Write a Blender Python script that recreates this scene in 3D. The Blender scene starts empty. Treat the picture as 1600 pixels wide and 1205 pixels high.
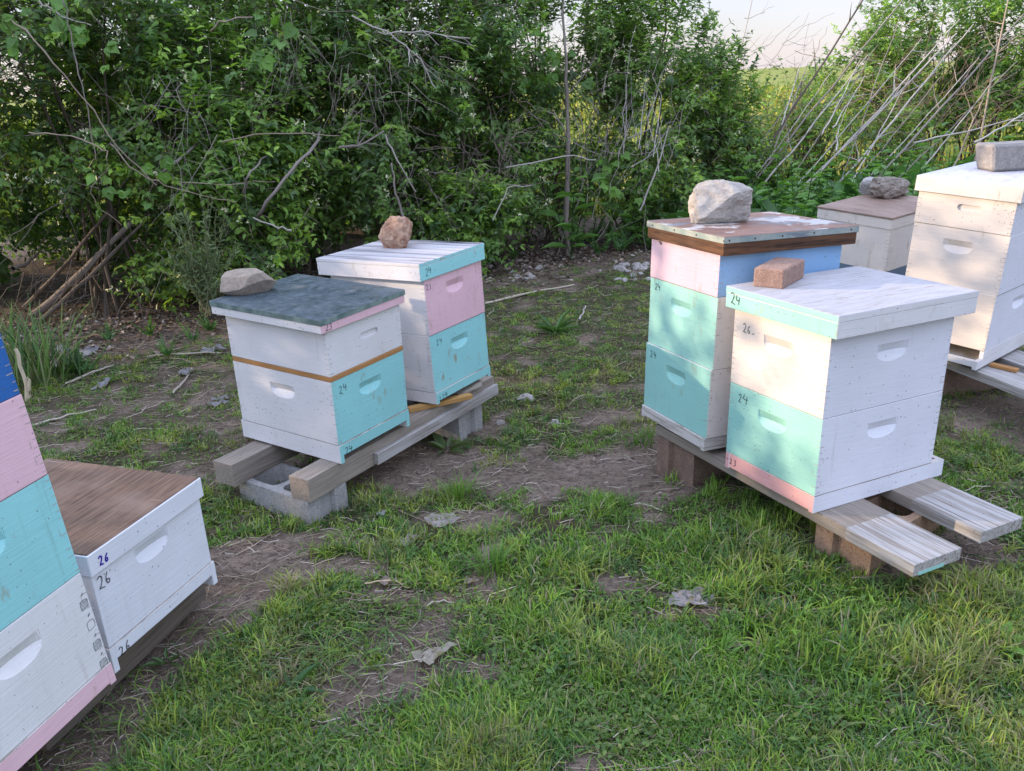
import bpy, bmesh, math, random
import numpy as np
from mathutils import Vector, Matrix, noise
R = math.radians
random.seed(7)
rng = np.random.default_rng(7)
scene = bpy.context.scene

# ---------------------------------------------------------------- camera
F, CX, CY, PITCH, ROLL, CH = 1354.2, 802.36, 668.98, R(22.0404), R(2.256), 1.4478
fwd = np.array([0, math.cos(PITCH), -math.sin(PITCH)])
rt = np.array([1.0, 0, 0]); dn = np.array([0, -math.sin(PITCH), -math.cos(PITCH)])
cr, sr = math.cos(ROLL), math.sin(ROLL)
rt, dn = cr*rt + sr*dn, -sr*rt + cr*dn
cam_data = bpy.data.cameras.new('camera'); cam = bpy.data.objects.new('camera', cam_data)
scene.collection.objects.link(cam)
cam.matrix_world = Matrix(((rt[0], -dn[0], -fwd[0], 0), (rt[1], -dn[1], -fwd[1], 0), (rt[2], -dn[2], -fwd[2], CH), (0, 0, 0, 1)))
cam_data.sensor_fit = 'HORIZONTAL'; cam_data.sensor_width = 36
cam_data.lens = 36*F/1600
cam_data.shift_x = -(CX-800)/1600; cam_data.shift_y = (CY-602.5)/1600
cam_data.clip_start = .05; cam_data.clip_end = 2000
scene.camera = cam

# ---------------------------------------------------------------- light
SUN_AZ = (-.985, .17)                                   # horizontal direction towards the sun
SUN_EL = R(12.5)
world = bpy.data.worlds.new('World'); scene.world = world; world.use_nodes = True
wn = world.node_tree
sky = wn.nodes.new('ShaderNodeTexSky'); sky.sky_type = 'NISHITA'; sky.sun_disc = False
sky.sun_elevation = SUN_EL; sky.sun_rotation = math.atan2(SUN_AZ[0], SUN_AZ[1])
sky.air_density = 1.0; sky.dust_density = .3; sky.ozone_density = 1.5
bg = wn.nodes['Background']; bg.inputs[1].default_value = .15
tintn = wn.nodes.new('ShaderNodeMix'); tintn.data_type = 'RGBA'; tintn.inputs[0].default_value = .72      # pale tone added to the sky, brighter and bluer overhead to lift shaded faces
geo = wn.nodes.new('ShaderNodeTexCoord'); sxyz = wn.nodes.new('ShaderNodeSeparateXYZ'); wn.links.new(geo.outputs['Generated'], sxyz.inputs[0])
mr = wn.nodes.new('ShaderNodeMapRange'); mr.inputs[1].default_value = .05; mr.inputs[2].default_value = .75; wn.links.new(sxyz.outputs[2], mr.inputs[0])
cl = wn.nodes.new('ShaderNodeMix'); cl.data_type = 'RGBA'; wn.links.new(mr.outputs[0], cl.inputs[0])
cl.inputs[6].default_value = (2.05, 1.96, 2.62, 1); cl.inputs[7].default_value = (6.6, 7.2, 9.6, 1)
cn = wn.nodes.new('ShaderNodeTexNoise'); cn.inputs['Scale'].default_value = 2.2; cn.inputs['Detail'].default_value = 5
st = wn.nodes.new('ShaderNodeVectorMath'); st.operation = 'MULTIPLY'; st.inputs[1].default_value = (1, 1, 5); wn.links.new(geo.outputs['Generated'], st.inputs[0]); wn.links.new(st.outputs[0], cn.inputs['Vector'])
cm = wn.nodes.new('ShaderNodeMapRange'); cm.inputs[1].default_value = .3; cm.inputs[2].default_value = .7; cm.inputs[3].default_value = .9; cm.inputs[4].default_value = 1.1; wn.links.new(cn.outputs['Fac'], cm.inputs[0])
cv = wn.nodes.new('ShaderNodeVectorMath'); cv.operation = 'SCALE'; wn.links.new(cl.outputs[2], cv.inputs[0]); wn.links.new(cm.outputs[0], cv.inputs['Scale'])
wn.links.new(sky.outputs[0], tintn.inputs[6]); wn.links.new(cv.outputs[0], tintn.inputs[7])
wn.links.new(tintn.outputs[2], bg.inputs[0])
sl = bpy.data.lights.new('sun', 'SUN'); sl.energy = 3.0; sl.angle = R(.6); sl.color = (1, .74, .5)
sun = bpy.data.objects.new('sun', sl); scene.collection.objects.link(sun)
sd = Vector((SUN_AZ[0], SUN_AZ[1], math.tan(SUN_EL)*math.hypot(*SUN_AZ))).normalized()
sun.rotation_euler = sd.to_track_quat('Z', 'Y').to_euler()
scene.view_settings.view_transform = 'Standard'; scene.view_settings.look = 'None'
scene.view_settings.exposure = 1.2; scene.view_settings.gamma = 1
scene.cycles.max_bounces = 6; scene.cycles.diffuse_bounces = 3; scene.cycles.transmission_bounces = 4
scene.cycles.use_denoising = True

# ---------------------------------------------------------------- helpers
def ray(x, y):
    return (x-CX)/F*rt + (y-CY)/F*dn + fwd
def at_z(x, y, z=0.0):                                # where the line of sight through a photo pixel meets height z
    d = ray(x, y); t = (z-CH)/d[2]; return Vector(t*d + np.array([0, 0, CH]))
def at_y(x, y, Y):
    d = ray(x, y); return Vector(Y/d[1]*d + np.array([0, 0, CH]))
C = scene.collection
def tag(o, label=None, cat=None, group=None, kind=None):
    for k, v in (('label', label), ('category', cat), ('group', group), ('kind', kind)):
        if v: o[k] = v
    return o
def empty(name, loc, rz=0, **kw):
    o = bpy.data.objects.new(name, None); C.objects.link(o); o.location = loc; o.rotation_euler = (0, 0, rz)
    o.empty_display_size = .05
    return tag(o, **kw)
def link(name, me, mats, parent=None, **kw):
    for m in (mats if isinstance(mats, (list, tuple)) else [mats]): me.materials.append(m)
    o = bpy.data.objects.new(name, me); C.objects.link(o)
    if parent: o.parent = parent
    return tag(o, **kw)
def from_bm(name, bm, mats, parent=None, smooth=False, **kw):
    me = bpy.data.meshes.new(name); bm.normal_update(); bm.to_mesh(me); bm.free()
    if smooth: me.polygons.foreach_set('use_smooth', [True]*len(me.polygons))
    return link(name, me, mats, parent, **kw)
def add_box(bm, a, b, bevel=0.0, seg=1, mi=0, M=None):
    t = bmesh.new(); bmesh.ops.create_cube(t, size=1)
    s = [b[i]-a[i] for i in range(3)]; c = [(a[i]+b[i])/2 for i in range(3)]
    for v in t.verts: v.co = Vector((v.co[i]*s[i]+c[i] for i in range(3)))
    if bevel: bmesh.ops.bevel(t, geom=list(t.edges), offset=bevel, segments=seg, affect='EDGES', profile=.7)
    if M: bmesh.ops.transform(t, matrix=M, verts=t.verts)
    for f in t.faces: f.material_index = mi
    me = bpy.data.meshes.new('t'); t.to_mesh(me); t.free(); bm.from_mesh(me); bpy.data.meshes.remove(me)
def mesh_np(name, V, quads=None, tris=None, col=None, smooth=False):
    me = bpy.data.meshes.new(name)
    V = np.asarray(V, np.float32).reshape(-1, 3)
    nq = 0 if quads is None else len(quads); nt = 0 if tris is None else len(tris)
    me.vertices.add(len(V)); me.vertices.foreach_set('co', V.ravel())
    idx = np.concatenate([a.ravel() for a in (quads, tris) if a is not None]).astype(np.int32)
    me.loops.add(len(idx)); me.loops.foreach_set('vertex_index', idx)
    me.polygons.add(nq+nt)
    ls = np.concatenate([np.arange(nq)*4, nq*4+np.arange(nt)*3]).astype(np.int32)
    me.polygons.foreach_set('loop_start', ls)
    me.polygons.foreach_set('loop_total', np.concatenate([np.full(nq, 4), np.full(nt, 3)]).astype(np.int32))
    if smooth: me.polygons.foreach_set('use_smooth', np.ones(nq+nt, bool))
    me.update(calc_edges=True)
    if col is not None:
        a = me.color_attributes.new('tint', 'FLOAT_COLOR', 'POINT')
        c4 = np.ones((len(V), 4), np.float32); c4[:, :3] = col; a.data.foreach_set('color', c4.ravel())
    return me
def norm(a): return a/np.maximum(np.linalg.norm(a, axis=-1, keepdims=True), 1e-9)

LEAF = {  # outline templates: x along, y across (in half widths), z fold
 'ovate': (np.array([[0,0,0],[.28,0,-.02],[.62,0,-.03],[1,0,-.12],[.22,.85,.10],[.55,.80,.10],[.22,-.85,.10],[.55,-.80,.10],[.82,.32,.0],[.82,-.32,.0]]),
           np.array([[1,2,5,4],[1,6,7,2],[2,3,8,5],[2,7,9,3]]), np.array([[0,1,4],[0,6,1]])),
 'simple': (np.array([[0,0,0],[.45,.9,.08],[1,0,-.1],[.45,-.9,.08],[.5,0,-.02]]), None, np.array([[0,4,1],[4,2,1],[0,3,4],[4,3,2]])),
}
def leaves(P, D, N, L, W, tint, kind='ovate'):
    T, q, t = LEAF[kind]
    D = norm(D); S = norm(np.cross(N, D)); N = np.cross(D, S)
    n = len(P); k = len(T)
    V = (P[:, None] + T[None, :, 0:1]*(D*L[:, None])[:, None] + T[None, :, 1:2]*(S*W[:, None])[:, None]*.5*2*.5
         + T[None, :, 2:3]*(N*L[:, None])[:, None])
    off = (np.arange(n)*k)[:, None, None]
    Q = None if q is None else (q[None]+off).reshape(-1, 4)
    return V.reshape(-1, 3), Q, (t[None]+off).reshape(-1, 3), np.repeat(tint, k, 0)
def tubes(P, Rr, sides=4):
    """P (n,k,3) centre lines, Rr (n,k) radii"""
    n, k = P.shape[:2]
    T = norm(np.gradient(P, axis=1))
    up = np.where(np.abs(T[..., 2:3]) > .9, np.array([1., 0, 0]), np.array([0, 0, 1.]))
    A = norm(np.cross(T, up)); B = np.cross(T, A)
    th = np.arange(sides)*2*math.pi/sides
    V = P[:, :, None] + Rr[:, :, None, None]*(np.cos(th)[None, None, :, None]*A[:, :, None] + np.sin(th)[None, None, :, None]*B[:, :, None])
    i = np.arange(n)[:, None, None]*k*sides; j = np.arange(k-1)[None, :, None]*sides; s = np.arange(sides)[None, None, :]
    a = i+j+s; b = i+j+(s+1) % sides
    return V.reshape(-1, 3), np.stack([a, b, b+sides, a+sides], -1).reshape(-1, 4)
class Bag:
    def __init__(s): s.V = []; s.Q = []; s.T = []; s.C = []; s.n = 0
    def add(s, V, Q=None, T=None, c=None):
        s.V.append(V)
        if Q is not None: s.Q.append(Q+s.n)
        if T is not None: s.T.append(T+s.n)
        s.C.append(np.broadcast_to(c if c is not None else (1, 1, 1), (len(V), 3))); s.n += len(V)
    def build(s, name, mat, parent=None, smooth=False, **kw):
        me = mesh_np(name, np.concatenate(s.V), np.concatenate(s.Q) if s.Q else None, np.concatenate(s.T) if s.T else None, np.concatenate(s.C), smooth)
        return link(name, me, mat, parent, **kw)
def n3(x, y, z=0): return noise.noise(Vector((x, y, z)))

# ---------------------------------------------------------------- materials
def new_mat(name):
    m = bpy.data.materials.new(name); m.use_nodes = True
    return m, m.node_tree, m.node_tree.nodes['Principled BSDF']
class NB:
    """small node builder"""
    def __init__(s, name):
        s.m, s.t, s.p = new_mat(name)
        tc = s.t.nodes.new('ShaderNodeTexCoord'); oi = s.t.nodes.new('ShaderNodeObjectInfo')
        mp = s.t.nodes.new('ShaderNodeVectorMath'); mp.operation = 'MULTIPLY_ADD'
        cb = s.t.nodes.new('ShaderNodeCombineXYZ')
        for k in range(3): s.t.links.new(oi.outputs['Random'], cb.inputs[k])
        mp.inputs[1].default_value = (23, 31, 17)
        s.t.links.new(cb.outputs[0], mp.inputs[0]); s.t.links.new(tc.outputs['Object'], mp.inputs[2])
        s.co = mp.outputs[0]
    def n(s, kind, **props):
        x = s.t.nodes.new(kind)
        for k, v in props.items(): setattr(x, k, v)
        return x
    def vec(s, scale):
        m = s.n('ShaderNodeVectorMath', operation='MULTIPLY'); s.t.links.new(s.co, m.inputs[0]); m.inputs[1].default_value = scale
        return m.outputs[0]
    def noise(s, scale, stretch=(1, 1, 1), detail=4, rough=.55):
        x = s.n('ShaderNodeTexNoise'); x.inputs['Scale'].default_value = scale; x.inputs['Detail'].default_value = detail
        x.inputs['Roughness'].default_value = rough; s.t.links.new(s.vec(stretch), x.inputs['Vector']); return x.outputs['Fac']
    def ramp(s, fac, a, b):
        x = s.n('ShaderNodeMapRange'); s.t.links.new(fac, x.inputs[0]); x.inputs[1].default_value = a; x.inputs[2].default_value = b
        return x.outputs[0]
    def mul(s, a, b):
        x = s.n('ShaderNodeMath', operation='MULTIPLY')
        for i, v in enumerate((a, b)):
            if isinstance(v, (int, float)): x.inputs[i].default_value = v
            else: s.t.links.new(v, x.inputs[i])
        return x.outputs[0]
    def mix(s, fac, a, b):
        x = s.n('ShaderNodeMix', data_type='RGBA')
        if isinstance(fac, (int, float)): x.inputs[0].default_value = fac
        else: s.t.links.new(fac, x.inputs[0])
        for i, v in ((6, a), (7, b)):
            if isinstance(v, (tuple, list)): x.inputs[i].default_value = (*v[:3], 1)
            else: s.t.links.new(v, x.inputs[i])
        return x.outputs[2]
    def specks(s, scale, size, frac):
        v = s.n('ShaderNodeTexVoronoi'); v.inputs['Scale'].default_value = scale; s.t.links.new(s.co, v.inputs['Vector'])
        sp = s.n('ShaderNodeSeparateColor'); s.t.links.new(v.outputs['Color'], sp.inputs[0])
        a = s.ramp(v.outputs['Distance'], size, size*.7)
        b = s.n('ShaderNodeMath', operation='LESS_THAN'); s.t.links.new(sp.outputs[0], b.inputs[0]); b.inputs[1].default_value = frac
        return s.mul(a, b.outputs[0])
    def bump(s, h, strength, dist=.002):
        b = s.n('ShaderNodeBump'); b.inputs['Strength'].default_value = strength; b.inputs['Distance'].default_value = dist
        s.t.links.new(h, b.inputs['Height']); s.t.links.new(b.outputs[0], s.p.inputs['Normal'])
    def out(s, col, rough=.6, spec=.3):
        if isinstance(col, (tuple, list)): s.p.inputs['Base Color'].default_value = (*col[:3], 1)
        else: s.t.links.new(col, s.p.inputs['Base Color'])
        if isinstance(rough, (int, float)): s.p.inputs['Roughness'].default_value = rough
        else: s.t.links.new(rough, s.p.inputs['Roughness'])
        s.p.inputs['Specular IOR Level'].default_value = spec
        return s.m

def paint(name, col, dirt=.35, stain=.3, worn=.0):
    b = NB(name)
    c = b.mix(b.ramp(b.noise(5, detail=3), .3, .75), tuple(x*.90 for x in col), col)
    c = b.mix(b.mul(b.ramp(b.noise(2.2, (1, 1, .7)), .5, .8), .35*dirt+.1), c, tuple(x*y for x, y in zip(col, (.80, .76, .68))))
    st = b.mul(b.ramp(b.noise(30, (1, 1, .45), 6), .585, .69), b.ramp(b.noise(3.1), .47, .62))
    c = b.mix(b.mul(st, stain), c, (.30, .22, .12))
    drip = b.mul(b.ramp(b.noise(38, (1, 1, .06), 4, .6), .60, .72), b.ramp(b.noise(2.7), .48, .62))
    c = b.mix(b.mul(drip, .32+.4*dirt), c, tuple(x*y for x, y in zip(col, (.62, .55, .46))))
    chip = b.mul(b.ramp(b.noise(48, detail=8, rough=.75), .64, .67), b.ramp(b.noise(4.2), .5, .58))
    c = b.mix(b.mul(chip, .8), c, (.33, .27, .21))
    msk = b.ramp(b.noise(6, detail=2), .34, .58)
    c = b.mix(b.mul(b.mul(b.specks(58, .15, .34), msk), .9), c, (.12, .085, .06))
    c = b.mix(b.mul(b.specks(110, .17, .06), .8), c, (.06, .045, .035))
    c = b.mix(b.mul(b.ramp(b.noise(150, (.05, .05, 1), 3), .52, .75), .16), c, tuple(x*.72 for x in col))
    gr = b.noise(130, (.07, .07, 1.2), 4)
    sc = b.mul(b.ramp(b.noise(90, (.07, .07, 1), 4), .70, .76), b.ramp(b.noise(6), .5, .6))
    c = b.mix(b.mul(sc, .35+worn), c, (.34, .30, .26))
    b.bump(gr, .55, .0015)
    return b.out(c, .48, .35)
WHITE = (.70, .70, .71)
M = {}
M['white'] = paint('white_paint', WHITE)
M['white_clean'] = paint('clean_white_paint', (.70, .72, .78), .1, .12)
M['cream'] = paint('off_white_paint', (.72, .67, .62), .5, .5)
M['aqua'] = paint('aqua_paint', (.29, .64, .65), .5, .9)
M['mint'] = paint('mint_paint', (.29, .59, .53), .5, .9)
M['pink'] = paint('pink_paint', (.74, .49, .55), .4, .5)
M['salmon'] = paint('salmon_paint', (.66, .37, .37), .4, .4, .2)
M['lilac'] = paint('lilac_pink_paint', (.58, .44, .53), .3, .4)
M['sky'] = paint('light_blue_paint', (.26, .46, .72), .2, .1)
M['blue'] = paint('deep_blue_paint', (.02, .125, .40), .4, .3)
M['slate'] = paint('slate_blue_paint', (.13, .19, .26), .4, .3)

def weathered(name, base, wood, dark, stretch, lo, hi, streak=.6, gs=95, sth=(.56, .66)):
    b = NB(name)
    g = b.noise(gs, stretch, 7, .7)
    g2 = b.noise(9, tuple(.6*x+.4*(x > .9) for x in stretch), 5)
    f = b.ramp(g, lo, hi)
    c = b.mix(f, base, wood)
    c = b.mix(b.mul(b.ramp(b.noise(gs*1.5, tuple(x*(.5 if x < .5 else 1) for x in stretch), 5, .7), *sth), b.mul(b.ramp(g2, .42, .6), streak)), c, dark)
    c = b.mix(b.mul(b.ramp(b.noise(4.5), .56, .62), .28), c, tuple(x*.7+y*.1 for x, y in zip(base, (.38, .34, .27))))
    c = b.mix(b.mul(b.specks(60, .15, .1), .7), c, (.07, .05, .04))
    b.bump(g, .6, .002)
    return b.out(c, .75, .2)
M['lid_streaky'] = weathered('streaky_weathered_white_top', (.50, .50, .52), (.36, .35, .36), (.035, .04, .055), (1, .05, 1), .42, .62, 1.6, 55, (.44, .54))
M['lid_flaky'] = weathered('flaky_weathered_white_top', (.42, .425, .45), (.33, .325, .33), (.22, .19, .16), (.13, 1, 1), .42, .66, .9, 75)
M['lid_grey'] = weathered('scuffed_pale_lid_top', (.55, .56, .62), (.42, .42, .45), (.22, .20, .19), (.3, 1, 1), .48, .7, .5, 40)
M['plank_x'] = weathered('weathered_plank_wood', (.32, .285, .24), (.19, .162, .135), (.06, .05, .04), (.06, 1, 1), .35, .7, .8)
M['plank_paint'] = weathered('flaking_painted_plank', (.40, .395, .385), (.24, .215, .185), (.08, .068, .058), (.035, 1, 1), .45, .60, 1.3)
M['plank_dark'] = weathered('dark_timber', (.15, .125, .10), (.09, .075, .06), (.03, .025, .02), (.05, 1, 1), .35, .7, .8)  # darker wood tone throughout, for the timbers along the ground
M['plank_rough'] = weathered('pale_rough_wood', (.46, .43, .38), (.30, .26, .22), (.12, .1, .08), (.1, .1, 1), .4, .7, .6)
M['bb_grey'] = weathered('worn_grey_white_board', (.52, .50, .47), (.30, .27, .23), (.10, .08, .06), (.07, .07, 1), .48, .62, .7)
M['wood_dark'] = weathered('dark_stained_wood', (.15, .075, .040), (.055, .030, .02), (.012, .009, .008), (.07, .07, 1), .38, .60, 1.3, 70)
M['wood_honey'] = weathered('honey_wood', (.44, .235, .09), (.30, .14, .05), (.09, .04, .02), (.1, .1, 1), .35, .75, .4)
M['wood_yellow'] = weathered('yellow_pine_wood', (.50, .30, .11), (.36, .2, .07), (.1, .06, .03), (.1, .1, 1), .35, .75, .3)
def ply(name, a, c_, st):
    b = NB(name)
    g = b.noise(95, st, 7, .72)
    c = b.mix(b.ramp(g, .4, .6), a, c_)
    c = b.mix(b.mul(b.ramp(b.noise(240, tuple(x*.6 if x < .5 else x for x in st), 3, .7), .5, .62), .5), c, tuple(x*.5 for x in c_))
    c = b.mix(b.mul(b.ramp(b.noise(7, (1, .6, 1), 4), .45, .7), .35), c, tuple(x*1.45+.03 for x in a))
    sc = b.mul(b.ramp(b.noise(75, (st[1], st[0], 1), 2), .70, .74), .5)
    c = b.mix(sc, c, (.36, .29, .23))
    c = b.mix(b.mul(b.ramp(b.noise(5), .52, .7), .3), c, (.30, .25, .22))
    b.bump(g, .4, .001)
    return b.out(c, .62, .25)
M['ply_brown'] = ply('brown_plywood', (.21, .135, .092), (.095, .060, .042), (.06, 1, 1))
M['ply_far'] = ply('faded_brown_plywood', (.30, .215, .17), (.20, .14, .11), (1, .07, 1))

def tin():
    b = NB('galvanised_tin')
    v = b.n('ShaderNodeTexVoronoi'); v.inputs['Scale'].default_value = 45; b.t.links.new(b.co, v.inputs['Vector'])
    sp = b.n('ShaderNodeSeparateColor'); b.t.links.new(v.outputs['Color'], sp.inputs[0])
    c = b.mix(b.ramp(sp.outputs[0], 0, 1), (.050, .075, .092), (.085, .118, .135))
    c = b.mix(b.mul(b.ramp(b.noise(30, detail=9, rough=.8), .52, .64), .45), c, (.21, .26, .30))
    c = b.mix(b.mul(b.ramp(b.noise(6, detail=6), .6, .68), .4), c, (.26, .24, .20))
    c = b.mix(b.mul(b.ramp(b.noise(10, detail=8, rough=.75), .62, .68), .6), c, (.12, .10, .05))
    b.bump(b.noise(4, detail=1), .15, .003)
    b.p.inputs['Metallic'].default_value = .25
    return b.out(c, b.ramp(b.noise(14, detail=6), .1, 1.2), .4)
M['tin'] = tin()
def rusty():
    b = NB('rusty_sheet_metal')
    c = b.mix(b.ramp(b.noise(20, detail=8, rough=.7), .35, .7), (.16, .085, .06), (.24, .15, .12))
    c = b.mix(b.ramp(b.noise(7, (1, 1.2, 1), 7, .62), .52, .56), c, (.45, .44, .43))
    c = b.mix(b.mul(b.ramp(b.noise(11, (.5, 1.3, 1), 7, .62), .56, .62), .8), c, (.16, .19, .22))
    b.bump(b.noise(40, detail=4), .2, .001)
    b.p.inputs['Metallic'].default_value = .1
    return b.out(c, .55, .35)
M['rust'] = rusty()
def verdigris():
    b = NB('verdigris_metal_edge')
    c = b.mix(b.ramp(b.noise(14, detail=7, rough=.7), .4, .62), (.20, .27, .27), (.33, .37, .34))
    c = b.mix(b.mul(b.ramp(b.noise(22, (.3, .3, 2), 6), .55, .65), .7), c, (.10, .12, .16))
    b.p.inputs['Metallic'].default_value = .15
    return b.out(c, .5, .4)
M['metal_edge'] = verdigris()
M['tin_edge'] = (lambda b: b.out(b.mix(b.ramp(b.noise(18, (1, 1, .6), 6), .42, .62), (.09, .14, .14), (.20, .27, .25)), .4, .5))(NB('tin_folded_edge'))
M['nail'] = (lambda b: b.out((.05, .04, .035), .5, .4))(NB('nail_head'))
M['ink'] = (lambda b: b.out((.012, .015, .018), .6, .2))(NB('marker_ink'))
M['pencil'] = (lambda b: b.out((.10, .12, .12), .6, .2))(NB('pencil_line'))
M['purple_ink'] = (lambda b: b.out((.045, .02, .30), .5, .2))(NB('purple_marker_ink'))
M['seam'] = (lambda b: b.out((.10, .075, .055), .8, .2))(NB('dark_seam'))
M['joint'] = (lambda b: b.out((.38, .345, .31), .7, .2))(NB('joint_crack'))

def stone(name, a, b_, c_, scale=12, bstr=.8, grain=0):
    b = NB(name); scale *= 2.1
    c = b.mix(b.ramp(b.noise(scale, detail=9, rough=.65), .35, .65), a, b_)
    c = b.mix(b.ramp(b.noise(scale*2.6, detail=8, rough=.7), .58, .70), c, c_)
    if grain: c = b.mix(b.mul(b.specks(grain, .35, .35), .55), c, tuple(min(1, x*1.9) for x in a))
    if grain: c = b.mix(b.mul(b.specks(grain*.83, .33, .3), .6), c, tuple(x*.45 for x in b_))
    b.bump(b.noise(scale*5, detail=8, rough=.75), bstr, .004)
    return b.out(c, .9, .15)
M['rock_slab'] = stone('tan_grey_stone', (.36, .31, .25), (.23, .195, .16), (.42, .38, .32), 20)
M['rock_red'] = stone('reddish_tan_stone', (.46, .33, .24), (.25, .13, .09), (.56, .46, .38), 14, 1)
M['rock_white'] = stone('pale_limestone', (.50, .47, .42), (.33, .31, .29), (.62, .59, .54), 13, 1.3)
M['rock_grey'] = stone('grey_lumpy_stone', (.33, .29, .25), (.20, .175, .15), (.42, .38, .33), 22, 1)
M['rock_pale'] = stone('pale_grey_stone', (.42, .41, .39), (.30, .29, .28), (.5, .48, .46), 18)
M['brick'] = stone('pinkish_brown_paver', (.33, .225, .18), (.25, .165, .135), (.40, .29, .25), 20, .6, 210)
M['grey_brick'] = stone('grey_concrete_brick', (.34, .32, .30), (.25, .235, .22), (.40, .38, .36), 20, .6, 200)
M['cinder'] = stone('cinder_block_concrete', (.36, .36, .35), (.27, .27, .265), (.42, .42, .41), 14, .9, 170)
M['cinder_brown'] = stone('brownish_cinder_block', (.24, .17, .13), (.17, .12, .095), (.30, .22, .17), 14, .9, 150)
M['cinder_tan'] = stone('tan_cinder_block', (.36, .245, .165), (.27, .18, .125), (.42, .31, .22), 14, .9, 150)
M['gravel'] = stone('pale_gravel_stone', (.40, .38, .36), (.28, .26, .25), (.5, .48, .46), 20)

def tinted(name, rough, transl, spec=.3, var=.25):
    m, t, p = new_mat(name)
    at = t.nodes.new('ShaderNodeAttribute'); at.attribute_name = 'tint'
    p.inputs['Roughness'].default_value = rough; p.inputs['Specular IOR Level'].default_value = spec
    t.links.new(at.outputs['Color'], p.inputs['Base Color'])
    if transl:
        tr = t.nodes.new('ShaderNodeBsdfTranslucent'); mx = t.nodes.new('ShaderNodeMixShader'); mx.inputs[0].default_value = transl
        g = t.nodes.new('ShaderNodeMix'); g.data_type = 'RGBA'; g.blend_type = 'MULTIPLY'; g.inputs[0].default_value = 1
        t.links.new(at.outputs['Color'], g.inputs[6]); g.inputs[7].default_value = (1.5, 1.6, .7, 1)
        t.links.new(g.outputs[2], tr.inputs[0])
        t.links.new(p.outputs[0], mx.inputs[1]); t.links.new(tr.outputs[0], mx.inputs[2])
        t.links.new(mx.outputs[0], t.nodes['Material Output'].inputs[0])
    return m
M['leaf'] = tinted('leaf', .45, .34, .35)
M['grass'] = tinted('grass_blade', .5, .25, .3)
M['bark'] = tinted('bark', .85, 0, .15)
M['petal'] = tinted('petal', .6, .3, .2)

# ---------------------------------------------------------------- ground
BARE = []
CLEAR = []   # (x, y, rx, ry, strength)
def bare(px, py, rx, ry, s=1.0):
    v = at_z(px, py); BARE.append((v.x, v.y, rx, ry, s))
for a in [(890, 730, .34, .15, 1.1), (790, 745, .2, .12, .7), (1000, 760, .2, .1, .7), (380, 880, .2, .17, 1.2), (330, 960, .16, .14, .9), (650, 1000, .13, .10, 1.2), (640, 1070, .11, .09, 1.0), (560, 1075, .08, .06, .7),
          (300, 935, .10, .25, 1.4), (245, 1010, .10, .14, 1.4), (190, 1080, .10, .12, 1.4), (120, 1150, .12, .10, 1.2), (640, 740, .16, .16, .9), (740, 810, .14, .10, 1.0), (690, 690, .22, .12, .9), (620, 720, .2, .15, .9),
          (960, 910, .09, .07, .8), (1060, 960, .12, .05, .9), (1180, 1000, .06, .04, .6), (760, 1060, .06, .06, .8), (1500, 880, .2, .12, 1.2), (480, 885, .12, .06, .9), (600, 930, .14, .05, .8), (540, 880, .1, .06, .6),
          (250, 590, .5, .32, .25), (120, 640, .45, .3, .25), (330, 640, .3, .3, .2), (60, 700, .3, .3, .15), (840, 640, .3, .2, .15), (930, 640, .22, .2, .4), (800, 520, .3, .5, .15), (1040, 700, .2, .2, .9), (1200, 760, .3, .12, .5),
          (420, 720, .4, .25, .6), (1560, 650, .35, .3, .9), (1300, 870, .13, .07, .8), (1380, 905, .10, .05, .6), (440, 830, .10, .06, .5), (100, 1190, .12, .1, .9), (450, 640, .5, .4, .35)]: bare(*a)
HEDGE_A, HEDGE_B = np.array([-2.95, 5.25]), np.array([.62, 7.45])
def hedge_d(x, y):                                    # metres in front (+) of the hedge foot line
    d = HEDGE_B-HEDGE_A; d = d/np.linalg.norm(d); nrm = np.array([d[1], -d[0]])
    return (x-HEDGE_A[0])*nrm[0]+(y-HEDGE_A[1])*nrm[1]
def gz(x, y):
    h = .016*n3(x*.9, y*.9, 3)+.010*n3(x*3.1, y*3.1, 8)
    h += .042*math.exp(-(((x-1.3)/.55)**2+((y-2.3)/.5)**2))
    h -= .040*math.exp(-(((x+.80)/.5)**2+((y-2.85)/.45)**2))+.068*math.exp(-(((x+.20)/.5)**2+((y-3.75)/.6)**2))
    h -= .015*math.exp(-(((x-.3)/.45)**2+((y-2.95)/.25)**2))
    return h
def density(x, y):
    d = .95
    for bx, by, rx, ry, s in BARE:
        q = ((x-bx)/rx)**2+((y-by)/ry)**2
        if q < 6: d -= s*math.exp(-q*.8)
    d -= .45*max(0, n3(x*2.6, y*2.6, 21)) + 1.15*max(0, n3(x*5.5, y*5.5, 5)-.06)
    h = hedge_d(x, y)
    if h < .9 and x < 1.9: d -= .9*(1-max(0, h)/.9)
    return max(0, min(1, d))
def axis(a, b, step, far, grow=1.25):
    c = list(np.arange(a, b, step)); s = step
    lo, hi = c[0], c[-1]; L, H = [], []
    while hi < far: s *= grow; hi += s; H.append(hi)
    s = step
    while lo > -far: s *= grow; lo -= s; L.append(lo)
    return np.array(L[::-1]+c+H)
xs = axis(-4, 4.6, .04, 900); ys = axis(.6, 8.6, .04, 900)
xx, yy = np.meshgrid(xs, ys)
zz = np.zeros_like(xx); gd = np.zeros_like(xx)
for j in range(len(ys)):
    for i in range(len(xs)):
        x, y = xs[i], ys[j]
        if -8 < x < 9 and 0 < y < 13: zz[j, i] = gz(x, y) + .006*n3(x*14, y*14)
        gd[j, i] = density(x, y) if (-5 < x < 6 and 0 < y < 10) else (.8 if y < 9 else 1)
nx, ny = len(xs), len(ys)
a = (np.arange(ny-1)[:, None]*nx+np.arange(nx-1)[None]); quads = np.stack([a, a+1, a+nx+1, a+nx], -1).reshape(-1, 4)
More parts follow.
